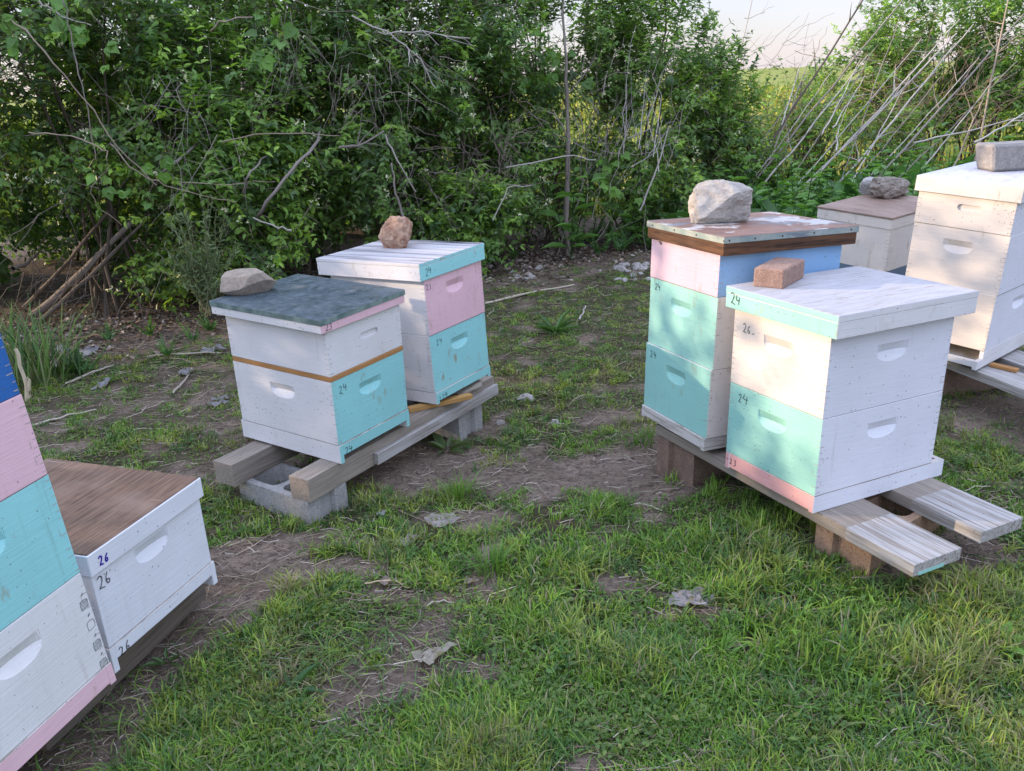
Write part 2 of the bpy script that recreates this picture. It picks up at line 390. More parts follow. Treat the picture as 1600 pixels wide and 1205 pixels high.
mask = np.stack([gd.ravel(), np.clip(1-np.array([hedge_d(x, y) for x, y in zip(xx.ravel(), yy.ravel())])/.8, 0, 1), (yy.ravel() > 9.6)*1.0], -1)
gme = mesh_np('ground', np.stack([xx.ravel(), yy.ravel(), zz.ravel()], -1), quads, None, mask, True)
def ground_mat():
    b = NB('soil_and_turf')
    at = b.n('ShaderNodeAttribute'); at.attribute_name = 'tint'
    sp = b.n('ShaderNodeSeparateColor'); b.t.links.new(at.outputs['Color'], sp.inputs[0])
    soil = b.mix(b.ramp(b.noise(3.5, detail=6), .35, .65), (.165, .128, .098), (.26, .205, .165))
    soil = b.mix(b.mul(b.ramp(b.noise(38, detail=9, rough=.78), .47, .62), .75), soil, (.07, .055, .045))
    soil = b.mix(b.mul(b.ramp(b.noise(90, detail=5, rough=.7), .60, .70), .5), soil, (.36, .32, .29))
    soil = b.mix(b.mul(b.specks(120, .3, .12), .7), soil, (.34, .30, .26))
    turf = b.mix(b.ramp(b.noise(40, detail=6), .35, .65), (.040, .040, .022), (.095, .085, .05))
    c = b.mix(b.ramp(sp.outputs[0], .25, .75), soil, turf)
    mulch = b.mix(b.ramp(b.noise(50, (1, 1, 1), 8, .75), .4, .6), (.06, .045, .036), (.20, .16, .13))
    c = b.mix(b.mul(sp.outputs[1], b.ramp(b.noise(9), .2, .45)), c, mulch)
    field = b.mix(b.ramp(b.noise(1.4, detail=8, rough=.7), .35, .65), (.13, .19, .05), (.34, .33, .08))
    c = b.mix(sp.outputs[2], c, field)
    b.bump(b.noise(45, detail=9, rough=.78), 1.0, .014)
    return b.out(c, .95, .1)
M['ground'] = ground_mat()
link('ground', gme, M['ground'], kind='structure')

# ---------------------------------------------------------------- beehives
DIG = {'2': [(0, .8), (.15, .97), (.38, 1), (.52, .82), (.42, .52), (.12, .14), (0, .02), (.28, .06), (.62, .0)],
       '4': [(.12, 1), (.0, .5), (.3, .46), (.7, .52), None, (.56, .86), (.5, .45), (.46, .0)],
       '3': [(0, .95), (.35, 1), (.56, .82), (.26, .56), (.56, .40), (.48, .1), (.2, 0), (0, .1)],
       '6': [(.5, 1), (.18, .62), (.05, .25), (.2, 0), (.45, .05), (.52, .3), (.32, .42), (.1, .28)],
       '1': [(.25, 1), (.2, .5), (.22, -.1)], '-': [(0, .45), (.45, .5)], '_': [(0, .08), (.5, .22)],
       's': [(0, .9), (.5, 1), (1.0, .8), (.2, .75), (.9, .65), (1.4, .6), (.5, .55), (1.1, .45), (.8, .9), (.3, .6)]}
def stroke(bm, pts, w, T):
    """flat pen ribbon, T maps (x,y) on the face to 3-D"""
    q = []
    for (x0, y0), (x1, y1) in zip(pts[:-1], pts[1:]):
        for k in range(3): q.append((x0+(x1-x0)*k/3, y0+(y1-y0)*k/3))
    q.append(pts[-1])
    sm = [q[0]]+[((q[i-1][0]+2*q[i][0]+q[i+1][0])/4, (q[i-1][1]+2*q[i][1]+q[i+1][1])/4) for i in range(1, len(q)-1)]+[q[-1]]
    L = []
    for i, (x, y) in enumerate(sm):
        a_, b_ = sm[max(0, i-1)], sm[min(len(sm)-1, i+1)]
        dx, dy = b_[0]-a_[0], b_[1]-a_[1]; l = math.hypot(dx, dy) or 1
        ww = w*.5*(.8+.4*random.random())
        L.append((bm.verts.new(T(x-dy/l*ww, y+dx/l*ww)), bm.verts.new(T(x+dy/l*ww, y-dx/l*ww))))
    for (a_, b_), (c_, d_) in zip(L[:-1], L[1:]):
        bm.faces.new((a_, b_, d_, c_))
def face_T(face, Lr, Ll, off=(0, 0)):
    """face 'R' (l=0 side) or 'L' (r=0 side); x runs left to right as seen, y is height"""
    if face == 'R': return lambda x, y, e=-.0007: Vector((off[0]+x, off[1]+e, y))
    return lambda x, y, e=-.0007: Vector((off[0]+e, off[1]+Ll-x, y))
def write(parent, text, face, x, y, size, Lr, Ll, off=(0, 0), mat='ink', w=.0023, slant=0.0, name='handwritten_number'):
    T = face_T(face, Lr, Ll, off); bm = bmesh.new(); cx = x
    for ch in text:
        part = []; ja, jb, js = random.uniform(-.16, .16), random.uniform(-.12, .12), random.uniform(.85, 1.15)
        for p_ in DIG[ch]+[None]:
            if p_ is None:
                if part: stroke(bm, part, w, T)
                part = []
            else: part.append((cx+(p_[0]*js+p_[1]*ja)*size*.85, y+(p_[1]*js+p_[0]*jb)*size+slant*(cx-x)+random.uniform(-.03, .03)*size))
        cx += size*.78
    return from_bm(name, bm, M[mat], parent)

def scoop_cutter(face, xc, zt, w, Lr, Ll, off, hw2=None):
    """long slanted hand hold ending in an upward-facing crescent"""
    T = face_T(face, Lr, Ll, off); n = 20; bm = bmesh.new(); rows = []
    for i in range(n+1):
        s = -1+2*i/n; x = xc+s*w/2; d = math.sqrt(max(0, 1-s*s))
        rows.append([bm.verts.new(T(x, zt+.001, -.006)), bm.verts.new(T(x, zt, .0014)), bm.verts.new(T(x, zt-.026, .0008+.0125*d)),
                     bm.verts.new(T(x, zt-.027-.030*d, -.0002)), bm.verts.new(T(x, zt-.0275-.030*d, -.006))])
    for r0, r1 in zip(rows[:-1], rows[1:]):
        for k in range(5): bm.faces.new((r0[k], r0[(k+1) % 5], r1[(k+1) % 5], r1[k]))
    bm.faces.new(rows[0]); bm.faces.new(rows[-1][::-1])
    bmesh.ops.recalc_face_normals(bm, faces=bm.faces)
    return bm
def slot_cutter(face, xc, zt, w, h, Lr, Ll, off):
    T = face_T(face, Lr, Ll, off); n = 8; bm = bmesh.new(); ring = []
    for k in range(2*n):
        th = math.pi/2+math.pi*(k % n)/(n-1)+(0 if k < n else math.pi)
        cx = xc-w/2+h/2 if k < n else xc+w/2-h/2
        ring.append((cx+math.cos(th)*h/2, zt-h/2+math.sin(th)*h/2))
    A = [bm.verts.new(T(x, y, -.006)) for x, y in ring]; B = [bm.verts.new(T(x, y, .009)) for x, y in ring]
    for k in range(2*n): bm.faces.new((A[k], A[(k+1) % (2*n)], B[(k+1) % (2*n)], B[k]))
    bm.faces.new(A[::-1]); bm.faces.new(B); bmesh.ops.recalc_face_normals(bm, faces=bm.faces)
    return bm
def boolean(o, cutters):
    for bm in cutters:
        me = bpy.data.meshes.new('cut'); bm.to_mesh(me); bm.free(); c = bpy.data.objects.new('cut', me); C.objects.link(c); c.parent = o.parent
        m = o.modifiers.new('b', 'BOOLEAN'); m.operation = 'DIFFERENCE'; m.object = c; m.solver = 'EXACT'
        bpy.context.view_layer.update()
        new = bpy.data.meshes.new_from_object(o.evaluated_get(bpy.context.evaluated_depsgraph_get()))
        o.modifiers.clear(); old = o.data; o.data = new; bpy.data.meshes.remove(old)
        bpy.data.objects.remove(c); bpy.data.meshes.remove(me)

def joints(bm, face, side, h, z0, Lr, Ll, off, mi, keep=.75):
    """hairline cracks of the finger joints along one vertical edge of a box"""
    T = face_T(face, Lr, Ll, off); W = Lr if face == 'R' else Ll; step = .0185; k = 0; z = z0+.010
    while z < z0+h-.008:
        if random.random() < keep:
            l = .019*random.uniform(.5, 1); x0, x1 = (0.002, l) if side == 0 else (W-l, W-.002)
            t = random.uniform(.0005, .0012); dz = random.uniform(-.001, .001)
            v = [bm.verts.new(T(x, z+y, -.0004)) for x, y in ((x0, dz-t), (x1, -t), (x1, t), (x0, dz+t))]
            bm.faces.new(v).material_index = mi
        if k % 2 and random.random() < keep*.35:
            x = .019 if side == 0 else W-.019
            v = [bm.verts.new(T(x+a_, z+b_, -.0004)) for a_, b_ in ((-.0005, 0), (.0005, 0), (.0005, step), (-.0005, step))]
            bm.faces.new(v).material_index = mi
        z += step; k += 1
def frame(hv):
    a = R(hv['a']); u = Vector((math.cos(a), math.sin(a), -hv['tx'])).normalized()
    v = Vector((-math.sin(a), math.cos(a), -hv['ty'])); v = (v-u*v.dot(u)).normalized(); w = u.cross(v)
    m = Matrix((u, v, w)).transposed().to_4x4(); m.translation = Vector((hv['x'], hv['y'], hv['z'])); return m
S_, L_ = .41, .505
def hive(hv, label, cat='beehive'):
    e = bpy.data.objects.new('beehive', None); C.objects.link(e); e.matrix_world = frame(hv); e.empty_display_size = .05
    hv['e'] = e
    return tag(e, label, cat, 'painted wooden beehives')
def super_box(hv, z, h, mats, off=(0, 0), holds='RL', hold='scoop', label=None, name='hive_box', keep=.75, holdx=None, edge=None):
    """mats: (R face, L face, far r face, far l face)"""
    Lr, Ll = hv['Lr'], hv['Ll']; bm = bmesh.new()
    add_box(bm, (off[0], off[1], z), (off[0]+Lr, off[1]+Ll, z+h), .0026, 2)
    ms = list(dict.fromkeys(mats)); ids = {m: i for i, m in enumerate(ms)}
    for f in bm.faces:
        n = f.normal
        f.material_index = ids[mats[0]] if n.y < -.7 else ids[mats[1]] if n.x < -.7 else ids[mats[2]] if n.x > .7 else ids[mats[3]]
    add_box(bm, (off[0]+.0006, off[1]+.0006, z-.0012), (off[0]+Lr-.0006, off[1]+Ll-.0006, z+.0012), 0, 1, len(ms)+1)
    o = from_bm(name, bm, [M[m] for m in ms]+[M['joint'], M['seam']], hv['e'], label=label)
    cut = []
    for fc in 'RL':
        if fc in holds:
            W = Lr if fc == 'R' else Ll
            if hold == 'scoop': cut.append(scoop_cutter(fc, W*(holdx or .5), z+h-.05, .125, Lr, Ll, off))
            else: cut.append(slot_cutter(fc, W*(holdx or .55), z+h-.055, .10, .026, Lr, Ll, off))
    if cut: boolean(o, cut)
    bm = bmesh.new(); bm.from_mesh(o.data)
    for f in bm.faces:
        c_ = f.calc_center_median()
        dR = c_.y-off[1]; dL = c_.x-off[0]
        if .0002 < dR < .02 and abs(c_.x-off[0]-Lr/2) < Lr*.3 and z+.01 < c_.z < z+h-.01: f.material_index = ids[mats[0]]
        elif .0002 < dL < .02 and abs(c_.y-off[1]-Ll/2) < Ll*.3 and z+.01 < c_.z < z+h-.01: f.material_index = ids[mats[1]]
    for fc in 'RL':
        for sd_ in (0, 1): joints(bm, fc, sd_, h, z, Lr, Ll, off, len(ms), keep)
    bm.to_mesh(o.data); bm.free()
    return o
def lid_block(bm, hv, z0, z1, lo, hi, bev=.002, mi=0): add_box(bm, (lo[0], lo[1], z0), (hi[0], hi[1], z1), bev, 1, mi)
def colour_faces(bm, R_=0, L_=0, top=0, other=0, z=None):
    for f in bm.faces:
        n = f.normal
        f.material_index = top if n.z > .7 else R_ if n.y < -.7 else L_ if n.x < -.7 else other
def bottom_board(hv, h, mR, mL, ext=(0, 0, 0, 0), top='bb_grey', notch=.028, rails='l', name='bottom_board', label=None):
    """ext: extension beyond the box at r=0, r=Lr, l=0, l=Ll.  rails 'l' = rails run along l (their ends show as feet on face R)"""
    Lr, Ll = hv['Lr'], hv['Ll']; bm = bmesh.new()
    x0, x1, y0, y1 = -ext[0], Lr+ext[1], -ext[2], Ll+ext[3]
    t = .019
    if rails == 'l':
        add_box(bm, (x0, y0, 0), (x0+t, y1, h), .0015); add_box(bm, (x1-t, y0, 0), (x1, y1, h), .0015)
        add_box(bm, (x0+t, y0+.0005, notch), (x1-t, y0+t, h), .001); add_box(bm, (x0+t, y1-t, notch), (x1-t, y1-.0005, h), .001)
    else:
        add_box(bm, (x0, y0, 0), (x1, y0+t, h), .0015); add_box(bm, (x0, y1-t, 0), (x1, y1, h), .0015)
        add_box(bm, (x0+.0005, y0+t, notch), (x0+t, y1-t, h), .001); add_box(bm, (x1-t, y0+t, notch), (x1-.0005, y1-t, h), .001)
    add_box(bm, (x0+t, y0+t, notch), (x1-t, y1-t, notch+.012), 0)
    colour_faces(bm, 0, 1, 2, 2)
    return from_bm(name, bm, [M[mR], M[mL], M[top]], hv['e'], label=label)
def nails(parent, pts, face, Lr, Ll, off, r=.003):
    bm = bmesh.new(); T = face_T(face, Lr, Ll, off)
    for x, y in pts:
        c = [bm.verts.new(T(x+r*math.cos(k*math.pi/4), y+r*math.sin(k*math.pi/4), -.0012)) for k in range(8)]
        bm.faces.new(c)
    o = from_bm('nail', bm, M['nail'], parent); o['kind'] = 'stuff'
    return o

HV = {
 'A': dict(x=-.6403, y=2.9189, z=.1493, a=57.05, tx=-.0215, ty=-.0264, Lr=.4046, Ll=.5056),
 'B': dict(x=-.3188, y=3.4225, z=.1815, a=57.26, tx=-.0141, ty=.0285, Lr=.4101, Ll=.5037),
 'C': dict(x=.6696, y=2.7685, z=.2119, a=22.77, tx=.0308, ty=.0112, Lr=.5061, Ll=.4104),
 'D': dict(x=.8959, y=2.3236, z=.1882, a=25.61, tx=.0115, ty=.0068, Lr=.5025, Ll=.4094),
 'E': dict(x=2.035, y=3.5505, z=.2051, a=38.98, tx=-.0222, ty=-.0516, Lr=.5042, Ll=.4051),
 'F': dict(x=1.8579, y=4.2271, z=.4916-.275, a=34.48, tx=-.0483, ty=-.0416, Lr=.5049, Ll=.4126),
 'G': dict(x=-1.0068, y=1.7734, z=.1192, a=71.74, tx=-.0127, ty=-.0115, Lr=.4129, Ll=.505),
 'H': dict(x=-1.0909, y=1.305, z=.1431, a=73.05, tx=-.0228, ty=.0475, Lr=.413, Ll=.505)}

# A: two-box hive with tin lid -------------------------------------------------
h = HV['A']; e = hive(h, 'white and aqua beehive under a blue-grey tin lid, angular tan stone on top')
bb = bottom_board(h, .0734, 'aqua', 'white', (0, 0, .004, .012), notch=.030)
write(bb, '24', 'R', .028, .030, .026, h['Lr'], h['Ll'], (0, -.004))
bx = super_box(h, .0742, .2456, ('aqua', 'white', 'white', 'white'), (0, .002), label='deep box, aqua on one side and white on the other')
write(bx, '24', 'R', .036, .265, .028, h['Lr'], h['Ll'], (0, .002), slant=.15)
bm = bmesh.new(); add_box(bm, (-.001, 0, .3202), (h['Lr']+.001, h['Ll'], .3398), .002); from_bm('inner_cover', bm, M['wood_honey'], e)
bx = super_box(h, .3402, .1682, ('white', 'white', 'white', 'white'), (-.0005, .002), holds='R', hold='slot', label='shallow white box with a routed hand hold')
zt = .5601; zl = zt-.0502; lo = (-.0328, -.0146); hi = (h['Lr']+.015, h['Ll']+.033)
lid = empty('lid', (0, 0, 0)); lid.parent = e
bm = bmesh.new(); lid_block(bm, h, zl, zt-.020, lo, hi, .0015); colour_faces(bm, 0, 1, 1, 1); rim = from_bm('lid_rim', bm, [M['pink'], M['white']], lid)
write(rim, '23', 'R', .022, zl+.006, .022, h['Lr'], h['Ll'], (lo[0], lo[1]))
bm = bmesh.new(); lid_block(bm, h, zt-.021, zt, (lo[0]-.003, lo[1]-.003), (hi[0]+.003, hi[1]+.003), .0015)
colour_faces(bm, 1, 1, 0, 1); from_bm('tin_cover', bm, [M['tin'], M['tin_edge']], lid)

# B -----------------------------------------------------------------------------
h = HV['B']; e = hive(h, 'beehive with pink box above aqua box and streaky white lid, craggy red stone on top')
bb = bottom_board(h, .0508, 'aqua', 'white', (0, 0, .004, .01), notch=.012)
write(bb, '124', 'R', .018, .008, .026, h['Lr'], h['Ll'], (0, -.004), slant=.1)
bx = super_box(h, .0514, .2460, ('aqua', 'white', 'white', 'white'), (0, .002))
write(bx, '24', 'R', .045, .245, .027, h['Lr'], h['Ll'], (0, .002), slant=.15)
bx = super_box(h, .2978, .2440, ('pink', 'white', 'white', 'white'), (.001, 0), keep=.85)
write(bx, '23', 'R', .014, .485, .024, h['Lr'], h['Ll'], (0, 0))
zt = .6009; zl = zt-.0708; lo = (-.032, -.0126); hi = (h['Lr']+.0166, h['Ll']+.036)
lid = empty('lid', (0, 0, 0)); lid.parent = e
bm = bmesh.new(); lid_block(bm, h, zl, zt-.014, lo, hi, .0015); colour_faces(bm, 0, 1, 1, 1); rim = from_bm('lid_rim', bm, [M['aqua'], M['white']], lid)
bm = bmesh.new(); lid_block(bm, h, zt-.0135, zt, (lo[0]-.001, lo[1]-.001), (hi[0]+.001, hi[1]+.001), .0015); colour_faces(bm, 1, 2, 0, 2)
from_bm('top_panel', bm, [M['lid_streaky'], M['aqua'], M['white']], lid)
write(rim, '24', 'R', .035, zl+.016, .026, h['Lr'], h['Ll'], (lo[0], lo[1]), slant=.25)

# C -----------------------------------------------------------------------------
h = HV['C']; e = hive(h, 'tall mint and lilac beehive with rusty metal lid on dark rim, pale boulder on top')
bb = bottom_board(h, .0453, 'bb_grey', 'bb_grey', (.012, .03, 0, 0), rails='r', notch=.006)
bx = super_box(h, .046, .2470, ('cream', 'mint', 'cream', 'cream'), (-.004, -.001))
write(bx, '24', 'L', .035, .245, .027, h['Lr'], h['Ll'], (-.004, 0), slant=.05)
bx = super_box(h, .2936, .2480, ('cream', 'mint', 'cream', 'cream'), (.003, -.001))
write(bx, '24', 'L', .035, .500, .026, h['Lr'], h['Ll'], (.003, 0), slant=.05)
bx = super_box(h, .5422, .150, ('sky', 'lilac', 'sky', 'sky'), (.001, 0), holds='', label='shallow box, light blue on the long side and lilac pink on the end')
write(bx, 's', 'L', .045, .655, .02, h['Lr'], h['Ll'], (.001, 0), name='scribble', w=.002)
zt = .7431; zl = zt-.0615; lo = (-.0096, -.0297); hi = (h['Lr']+.0324, h['Ll']+.0123)
lid = empty('lid', (0, 0, 0)); lid.parent = e
bm = bmesh.new(); lid_block(bm, h, zl, zt-.021, lo, hi, .002); from_bm('lid_rim', bm, [M['wood_dark']], lid)
bm = bmesh.new(); lid_block(bm, h, zt-.022, zt, (lo[0]-.004, lo[1]-.004), (hi[0]+.004, hi[1]+.004), .0015); colour_faces(bm, 1, 1, 0, 1)
mt = from_bm('metal_cover', bm, [M['rust'], M['metal_edge']], lid)
nails(mt, [(.02, zt-.012), (.12, zt-.012), (.23, zt-.012), (.36, zt-.011), (.52, zt-.011)], 'R', h['Lr'], h['Ll'], (lo[0]-.004, lo[1]-.004), .0035)
nails(mt, [(.02, zt-.012), (.16, zt-.012), (.29, zt-.012), (.44, zt-.012)], 'L', h['Lr'], h['Ll']+.02, (lo[0]-.004, lo[1]-.004+.01), .0035)

# D -----------------------------------------------------------------------------
h = HV['D']; e = hive(h, 'beehive with off-white box above mint box, white lid edged in mint, paver on top')
bb = bottom_board(h, .0571, 'white_clean', 'salmon', (.001, .060, 0, 0), rails='r', notch=.006)
write(bb, '-23', 'L', .008, .022, .022, h['Lr'], h['Ll'], (-.001, 0), slant=-.1)
bx = super_box(h, .058, .2470, ('white_clean', 'mint', 'white_clean', 'white_clean'), (0, 0))
write(bx, '24', 'L', .045, .250, .030, h['Lr'], h['Ll'], (0, 0), slant=-.05)
bx = super_box(h, .3056, .2440, ('white_clean', 'cream', 'white_clean', 'white_clean'), (0, .001))
write(bx, '26_', 'L', .045, .485, .026, h['Lr'], h['Ll'], (0, 0))
zt = .6235; zl = zt-.0675; lo = (-.0208, -.0368); hi = (h['Lr']+.040, h['Ll']+.0242)
lid = empty('lid', (0, 0, 0)); lid.parent = e
bm = bmesh.new(); lid_block(bm, h, zl, zt-.020, lo, hi, .0015); colour_faces(bm, 0, 1, 0, 0); rim = from_bm('lid_rim', bm, [M['white'], M['mint']], lid)
bm = bmesh.new(); lid_block(bm, h, zt-.0195, zt, (lo[0]-.001, lo[1]-.001), (hi[0]+.001, hi[1]+.001), .0015); colour_faces(bm, 1, 2, 0, 1)
from_bm('top_panel', bm, [M['lid_flaky'], M['white'], M['mint']], lid)
write(rim, '24', 'L', .028, zl+.018, .030, h['Lr'], h['Ll']+.061-.037, (lo[0]-.001, lo[1]+.037), slant=-.05)

# E -----------------------------------------------------------------------------
h = HV['E']; e = hive(h, 'all-white tall beehive at right edge, thick white lid with grey brick')
bb = bottom_board(h, .040, 'white', 'white', (.050, .01, 0, 0), rails='r', notch=.012)
bx = super_box(h, .0752, .2465, ('white_clean', 'cream', 'white', 'white'), (-.001, .001))
bx = super_box(h, .3223, .2488, ('white_clean', 'cream', 'white', 'white'), (.002, -.002))
bx = super_box(h, .5716, .155, ('white_clean', 'cream', 'white', 'white'), (0, 0), holds='L', hold='slot')
bm = bmesh.new(); add_box(bm, (0, 0, .0395), (h['Lr'], .019, .075), .001); add_box(bm, (0, h['Ll']-.019, .0395), (h['Lr'], h['Ll'], .075), .001); add_box(bm, (h['Lr']-.02, .019, .0395), (h['Lr'], h['Ll']-.019, .075), .001)
from_bm('entrance_rim', bm, M['white'], e)
zt = .7699; zl = zt-.064; lo = (-.0155, -.019); hi = (h['Lr']+.018, h['Ll']+.015)
bm = bmesh.new(); lid_block(bm, h, zl, zt, lo, hi, .002); colour_faces(bm, 0, 1, 2, 0); from_bm('lid', bm, [M['white'], M['cream'], M['lid_grey']], e)

# F -----------------------------------------------------------------------------
h = HV['F']; dz = .275; e = hive(h, 'off-white beehive behind the others with flat brown lid carrying lumpy grey stones')
bb = bottom_board(h, .030, 'white', 'white', (.02, .01, 0, 0), rails='r', notch=.006)
bx = super_box(h, .0305, .2442, ('slate', 'slate', 'slate', 'slate'), (0, 0), holds='', label='slate blue lower box')
bx = super_box(h, dz, .2445, ('cream', 'cream', 'cream', 'cream'), (0, 0), holds='')
zt = dz+.2679; zl = zt-.0593; lo = (-.004, -.0006-.003); hi = (h['Lr']+.003, h['Ll']+.006)
lid = empty('lid', (0, 0, 0)); lid.parent = e
bm = bmesh.new(); lid_block(bm, h, zl, zt-.010, lo, hi, .002); from_bm('lid_rim', bm, M['cream'], lid)
bm = bmesh.new(); lid_block(bm, h, zt-.0096, zt, (lo[0]-.004, lo[1]-.004), (hi[0]+.004, hi[1]+.004), .002); from_bm('plywood_top', bm, M['ply_far'], lid)

# G -----------------------------------------------------------------------------
h = HV['G']; e = hive(h, 'low single-box white beehive in the left foreground with a large brown plywood lid')
bb = bottom_board(h, .0712, 'white_clean', 'white_clean', (.004, .008, .003, 0), notch=.034)
write(bb, '26', 'R', .030, .032, .026, h['Lr'], h['Ll'], (-.004, -.003), slant=.1)
bx = super_box(h, .072, .2437, ('white_clean', 'white_clean', 'white_clean', 'white_clean'), (.001, .001), keep=.0)
write(bx, '26', 'R', .016, .232, .030, h['Lr'], h['Ll'], (0, 0), slant=.1)
zt = .336; zl = zt-.0558; lo = (-.0054, -.009); hi = (h['Lr']+.0104, h['Ll']+.01)
lid = empty('lid', (0, 0, 0)); lid.parent = e
bm = bmesh.new()
t = .018
add_box(bm, (lo[0], lo[1], zl), (hi[0], lo[1]+t, zt), .0015); add_box(bm, (lo[0], hi[1]-t, zl), (hi[0], hi[1], zt), .0015)
add_box(bm, (lo[0], lo[1]+t, zl), (lo[0]+t, hi[1]-t, zt-.0006), .0015); add_box(bm, (hi[0]-t, lo[1]+t, zl), (hi[0], hi[1]-t, zt-.0006), .0015)
rim = from_bm('lid_rim', bm, M['white_clean'], lid)
bm = bmesh.new(); add_box(bm, (lo[0]+.004, lo[1]+.004, zt-.010), (hi[0]-.003, hi[1]-.003, zt+.003), .0015); from_bm('plywood_top', bm, M['ply_brown'], lid)
write(rim, '26', 'R', .030, zl+.015, .022, h['Lr'], h['Ll'], (lo[0], lo[1]), mat='purple_ink', w=.0042)

# H -----------------------------------------------------------------------------
h = HV['H']; e = hive(h, 'leftmost tall beehive of blue, pink, aqua and white boxes cut off by the picture edge')
bb = bottom_board(h, .0538, 'pink', 'pink', (0, .002, .004, 0), notch=.008)
bx = super_box(h, .0543, .2455, ('white', 'white', 'white', 'white'), (.001, 0))
bm = bmesh.new(); T = face_T('R', h['Lr'], h['Ll'], (0, 0))
for k, (x0, z0, hatch) in enumerate([(.386, .215, 1), (.387, .160, 0), (.386, .105, 1), (.387, .052, 1)]):
    q = [(x0, z0), (x0+.022, z0), (x0+.022, z0+.022), (x0, z0+.022), (x0, z0)]
    stroke(bm, q, .0011, T)
    if hatch:
        for j in range(9):
            t_ = -.9+j*.22; a0 = max(0, t_); b0 = min(1, t_+1)
            stroke(bm, [(x0+a0*.022, z0+(a0-t_)*.022), (x0+b0*.022, z0+(b0-t_)*.022)], .0009, T)
    stroke(bm, [(x0+.010, z0+.033), (x0+.016, z0+.038)], .003, T)
from_bm('pencil_marks', bm, M['pencil'], bx)
bx = super_box(h, .3003, .2452, ('aqua', 'aqua', 'aqua', 'aqua'), (.002, .001))
bx = super_box(h, .546, .1835, ('pink', 'pink', 'pink', 'pink'), (0, 0), holds='')
bx = super_box(h, .730, .2455, ('blue', 'blue', 'blue', 'blue'), (-.002, .001), holds='')
bm = bmesh.new(); add_box(bm, (0, .0, .977), (h['Lr']-.05, h['Ll'], 1.03), .002); from_bm('lid', bm, M['white'], e)

# ---------------------------------------------------------------- stands: beams, planks, cinder blocks
def plank(name, p0, ang, length, width, thick, ztop, mat, label, slope=0.0, group=None, mats=None, side=1, cat='timber', shape=None):
    """p0 = corner of the near end; runs along ang; width to the left (side=1) or right of it"""
    e = Matrix.Translation((p0[0], p0[1], ztop-thick)) @ Matrix.Rotation(ang, 4, 'Z') @ Matrix.Rotation(-slope, 4, 'Y')
    bm = bmesh.new(); w0, w1 = (0, width) if side > 0 else (-width, 0)
    add_box(bm, (0, w0, 0), (length, w1, thick), .0025, 2)
    bmesh.ops.subdivide_edges(bm, edges=[x for x in bm.edges if abs(x.verts[0].co.x-x.verts[1].co.x) > .3], cuts=24, use_grid_fill=True)
    for v in bm.verts: v.co.z += .0016*n3(v.co.x*5, v.co.y*3, ang*7); v.co.y += .0015*n3(v.co.x*4, v.co.z*9, ang*5)
    if mats:
        for f in bm.faces: f.material_index = mats(f.calc_center_median(), f.normal)
    o = from_bm(name, bm, [M[m] for m in (mat if isinstance(mat, list) else [mat])], None, False, label=label, category=cat, group=group) if False else from_bm(name, bm, [M[m] for m in (mat if isinstance(mat, list) else [mat])])
    o.matrix_world = e
    return tag(o, label, cat, group)
BA = R(58.8)
bdir = Vector((math.cos(BA), math.sin(BA), 0)); bperp = Vector((math.sin(BA), -math.cos(BA), 0))
b2 = Vector((-.736, 2.788, 0))
front_beam = plank('wooden_beam', b2, BA, 1.262, .092, .089, .150, 'plank_x', 'square wooden beam with a painted batten along its side, under the tin-lidded hive', group='timbers of the hive stands')
bm = bmesh.new(); add_box(bm, (.36, -.022, .004), (1.262, -.0005, .052), .002, 1)
for f in bm.faces: f.material_index = 1 if f.calc_center_median().x > .9 else 0
from_bm('batten', bm, [M['plank_paint'], M['plank_x']], front_beam)
plank('wooden_beam', Vector((-1.052, 2.946, 0)), BA, 1.262, .100, .089, .150, 'plank_x', 'plain square wooden beam behind the one with the batten, under the tin-lidded hive', group='timbers of the hive stands')
def cinder(p, ang, ztop, mat, label, size=(.39, .19, .19), flutes=True, cores=True):
    """hollow block: p = corner, long side along ang"""
    bm = bmesh.new(); L, W, H = size; w = .028
    xs_ = [0, w, L/2-w/2, L/2+w/2, L-w, L]
    if cores:
        out = [(0, 0), (L, 0), (L, W/2-.035), (L-.018, W/2-.025), (L-.018, W/2+.025), (L, W/2+.035), (L, W), (0, W), (0, W/2+.035), (.018, W/2+.025), (.018, W/2-.025), (0, W/2-.035)]
        def rr(x0, x1, y0, y1, r=.03, n=5):
            o = []
            for cx, cy, a0 in ((x1-r, y1-r, 0), (x0+r, y1-r, 90), (x0+r, y0+r, 180), (x1-r, y0+r, 270)):
                for k in range(n): t_ = R(a0+90*k/(n-1)); o.append((cx+r*math.cos(t_), cy+r*math.sin(t_)))
            return o
        holes = [rr(.036, L/2-w/2, w, W-w), rr(L/2+w/2, L-.036, w, W-w)]
        rings = []
        for loop in [out]+holes:
            b_ = [bm.verts.new((x, y, 0)) for x, y in loop]; t_ = [bm.verts.new((x, y, H)) for x, y in loop]
            n = len(loop)
            for k in range(n): bm.faces.new((b_[k], b_[(k+1) % n], t_[(k+1) % n], t_[k]))
            rings.append((b_, t_))
        for s in (0, 1):
            ed = []
            for r_ in rings:
                L2 = r_[s]
                for k in range(len(L2)): ed.append(bm.edges.get((L2[k], L2[(k+1) % len(L2)])))
            bmesh.ops.triangle_fill(bm, edges=ed, use_beauty=True)
        bmesh.ops.recalc_face_normals(bm, faces=bm.faces)
    else: add_box(bm, (0, 0, 0), (L, W, H), .004, 2)
    o = from_bm('cinder_block', bm, M[mat])
    o.matrix_world = Matrix.Translation((p[0], p[1], ztop-H)) @ Matrix.Rotation(ang, 4, 'Z')
    return tag(o, label, 'cinder block', 'cinder blocks under the hive stands')
cp = Vector((-.735, 2.784, 0))
